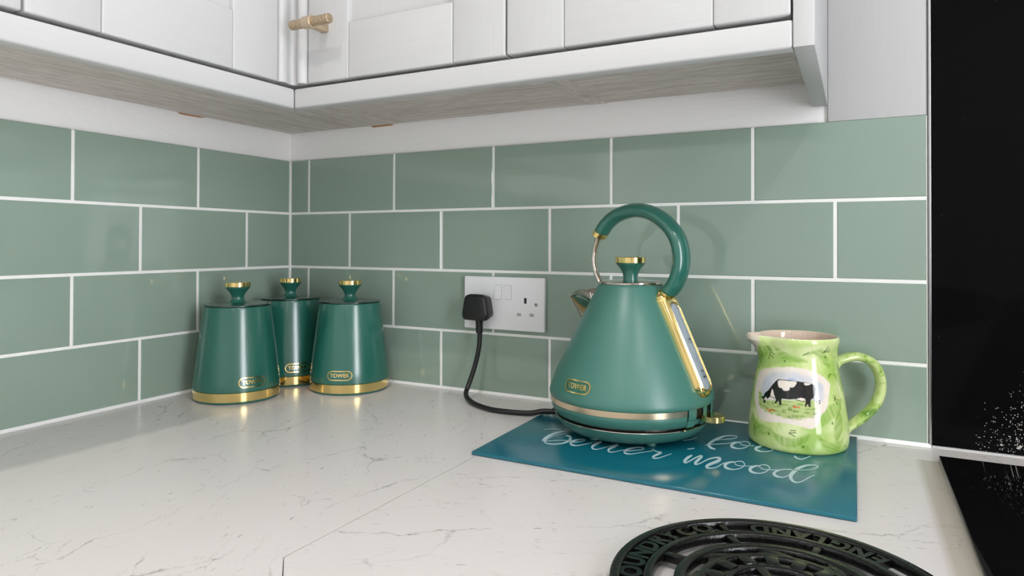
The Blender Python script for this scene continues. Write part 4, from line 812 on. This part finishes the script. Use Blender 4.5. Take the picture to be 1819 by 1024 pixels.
    def line(pts, w, soft=.25):
        P = np.array(pts, float)*[KM, 1]; D = np.full(len(X), 1e9)
        for a, b in zip(P[:-1], P[1:]):
            e = b-a; wx = X-a[0]; wy = Y-a[1]; t_ = np.clip((wx*e[0]+wy*e[1])/max(e@e, 1e-9), 0, 1)
            D = np.minimum(D, (wx-t_*e[0])**2+(wy-t_*e[1])**2)
        return np.clip((w/2-np.sqrt(D))/soft+.5, 0, 1)
    fill = lambda s_, soft: np.clip(s_/soft+.5, 0, 1)
    for q, lf in enumerate(JD['leaf']):
        s_ = sd(lf)+.5*fbm(X, Y, .45, 60+q); a_ = .4+1.1*q
        strk = np.clip(.5+.9*fbm((X*np.cos(a_)+Y*np.sin(a_))*.12, -X*np.sin(a_)+Y*np.cos(a_), .9, 70+q), 0, 1)
        mixin(fill(s_+.9*fbm(X, Y, .8, 90+q), 3.0)*(.30+.46*strk), lin(118, 164, 50))
    # the same brushwork repeated round the back of the jug
    for q, lf in enumerate(JD['leaf'][:8]):
        s_ = sd([[a+150+(0 if a > -150 else 0), z_] for a, z_ in lf]); mixin(fill(s_, .8)*.45, lin(104, 158, 46))
    pm = fill(sd(JD['patch'])+.7*fbm(X, Y, .5, 33), 1.2); mixin(pm, lin(233, 222, 211))
    mixin(fill(sd(JD['sky'])+1.2*fbm(X, Y, .3, 40)-1.2, 5)*(.62+.3*fbm(X, Y, .2, 41)), lin(183, 194, 212))
    mixin(line([[-96.5, 89.5], [-91, 89.6]], 2.6, 2.0)*.55, lin(120, 150, 205))
    gm = fill(sd(JD['grass'])+1.4*fbm(X, Y, .5, 44)-.4, 2.6)
    mixin(gm*.85, lin(168, 190, 104)); mixin(gm*np.clip(fbm(X, Y*2.2, .35, 45)*1.8, 0, .75), lin(118, 150, 66))
    for l in JD['tuft']: mixin(line(l, .75, .4)*.8, lin(78, 104, 48))
    cw = fill(sd(JD['cow'], False), .45)
    mixin(fill(sd(JD['udder']), .4), lin(232, 222, 212)); mixin(fill(sd(JD['chest']), .5), lin(232, 222, 212))
    mixin(cw, lin(17, 17, 18))
    for kx in ('saddle', 'rump', 'blaze'): mixin(fill(sd(JD[kx]), .4), lin(234, 224, 214))
    for l in JD['lines']: mixin(line(l, .8), lin(20, 20, 20))
    for a, z_ in JD['red']: mixin(line([[a-.5, z_], [a+.6, z_+.2]], 1.6, .6)*.9, lin(205, 82, 40))
    for l in JD['twig']: mixin(line(l, 1.15, .6)*.85, lin(66, 98, 26))
    for a, z_ in JD['dot']: mixin(line([[a, z_-.4], [a+.3, z_+.6]], 2.2, .5)*.85, lin(72, 118, 30))
    # pale lip and inside
    row = np.repeat(np.arange(nr), na)
    dsp = np.abs(da.ravel())
    rimm = np.clip((Y-134.6)/1.2, 0, 1)*.35; mixin(rimm, lin(222, 226, 196))
    lipm = np.clip((.30-dsp)/.05, 0, 1)*np.clip((Y-112-dsp*55)/3, 0, 1); mixin(lipm, lin(216, 208, 190))
    mixin((row >= len(ro)).astype(float), lin(226, 204, 186))
    at = me.color_attributes.new('glaze_paint', 'FLOAT_COLOR', 'POINT')
    at.data.foreach_set('color', np.concatenate([np.clip(C_, 0, 1), np.ones((len(C_), 1))], 1).astype(np.float32).ravel())
    me.polygons.foreach_set('use_smooth', [True]*len(me.polygons)); me.set_sharp_from_angle(angle=R_(70))
    me.materials.append(MAT['jug'])
    ob = bpy.data.objects.new('body', me); COL.objects.link(ob); ob.parent = jg
make_jug()
hj = Vector((.889, .458, 0)).normalized()
pts = cr([tuple(hj*s_+Vector((0, 0, z_-BZ))) for s_, z_ in [(.0440, .1010), (.0500, .1042), (.0600, .1078), (.0738, .1097), (.0897, .1042), (.0990, .0920), (.1030, .0745), (.0985, .0556), (.0860, .0397), (.0699, .0278), (.0600, .0215), (.0555, .0150)]], 8)
n = len(pts)
rad = [(.0056+.0035*max(0, 1-i/10)+.0020*max(0, 1-(n-1-i)/10), .0088+.0030*max(0, 1-i/10)) for i in range(n)]
MB().sweep(pts, rad, 22, side=(-hj.y, hj.x, 0)).build('handle', 'jughandle', jg, smooth=True)

# ================================================================== CAST-IRON TRIVET
tv = thing('trivet', 'round black cast-iron trivet with raised lettering at the front edge of the worktop', 'trivet', (.9403, -.4702, .0002))
def ring(name, r0, r1, z0, z1, n=96, parent=tv):
    b = .0008
    return MB().lathe([(r0, z0+b), (r0, z1-b), (r0+b, z1), (r1-b, z1), (r1, z1-b), (r1, z0+b), (r1-b, z0), (r0+b, z0), (r0, z0+b)], n, False, False).build(name, 'iron', parent, smooth=True, angle=50, recalc=True)
ring('rim', .1098, .1170, .0045, .0125)
ring('ring', .0868, .0934, .0045, .0120)
ring('ring', .0640, .0722, .0045, .0115)
ring('ring', .0500, .0566, .0045, .0110)
def bar(name, r0, a0, r1, a1, w, z1=.0112):
    a = Vector((r0*math.cos(R_(a0)), r0*math.sin(R_(a0)), 0)); b = Vector((r1*math.cos(R_(a1)), r1*math.sin(R_(a1)), 0))
    t = (b-a).normalized(); s_ = Vector((-t.y, t.x, 0))*w/2
    MB().prism([(q.x, q.y) for q in (a-s_, b-s_, b+s_, a+s_)], .0048, z1).build(name, 'iron', tv, bevel=.0008)
for a in (121.5, 31.5, -58.5, -148.5): bar('spoke', .0925, a, .1108, a, .0050)
for a in (121.5, 166, 76, 31, -14, -59, -104, -149): bar('spoke', .0700, a, .0880, a+1.5, .0060)
for a in (145, 100, 55, 10, -35, -80, -125, -170):
    bar('lattice_bar', .0540, a-12, .0668, a+10, .0075, .0108)
    bar('lattice_bar', .0540, a+14, .0668, a-4, .0065, .0104)
for a in range(0, 360, 24): bar('tooth', .0385, a+8, .0520, a+8, .0100, .0114)
ring('hub', .0330, .0410, .0045, .0106)
for a in (121.5, 31.5): bar('cross_bar', -.0345, a, .0345, a, .0070, .0106)
ring('hub', .0060, .0130, .0045, .0112, 40)
LT = [('E', 53.3, 1), ('N', 61.5, 1), ('G', 70.3, 1), ('L', 79.3, 1), ('A', 87.0, 1), ('N', 95.5, 1), ('D', 105.0, 1),
      ('.', 126.5, -1), ('O', 132.0, -1), ('C', 141.5, -1), ('Y', 151.0, -1), ('R', 158.5, -1), ('D', 166.5, -1), ('N', 175.0, -1), ('U', 183.5, -1), ('O', 192.5, -1), ('F', 200.5, -1)]
for ch, a, sg in LT:
    m = MB()
    vs, fs = text_mesh(ch, .0200, .0030, 3, .0009)
    out = []
    for x, y, z in vs:
        r = .1016-sg*y*1.12; an = R_(a)+sg*x*1.0/.1016
        out.append((r*math.cos(an), r*math.sin(an),   .0082+z*1.0))
    m.add(out, fs).build('raised_letter', 'iron', tv)
for a in (76, 166, 256, 346):
    MB().lathe([(.0045, 0), (.0055, .0008), (.0055, .0050)], 16, cx=.100*math.cos(R_(a)), cy=.100*math.sin(R_(a))).build('foot', 'iron', tv, smooth=True)

# ================================================================== DOWNLIGHT FITTINGS (ceiling, out of frame)
for i, (x, y) in enumerate(DOWNLIGHTS):
    o = MB().lathe([(.040, 0), (.052, 0), (.054, .004), (.054, .0195), (.040, .0195), (.040, 0)], 40, False, False, cx=x, cy=y)
    o.v = [(a, b, c+1.4800) for a, b, c in o.v]
    tag(o.build('downlight', 'steel', smooth=True, recalc=True), 'round steel ceiling downlight above the ' + ('left worktop', 'hob', 'left of the room', 'right of the room')[i], 'light')
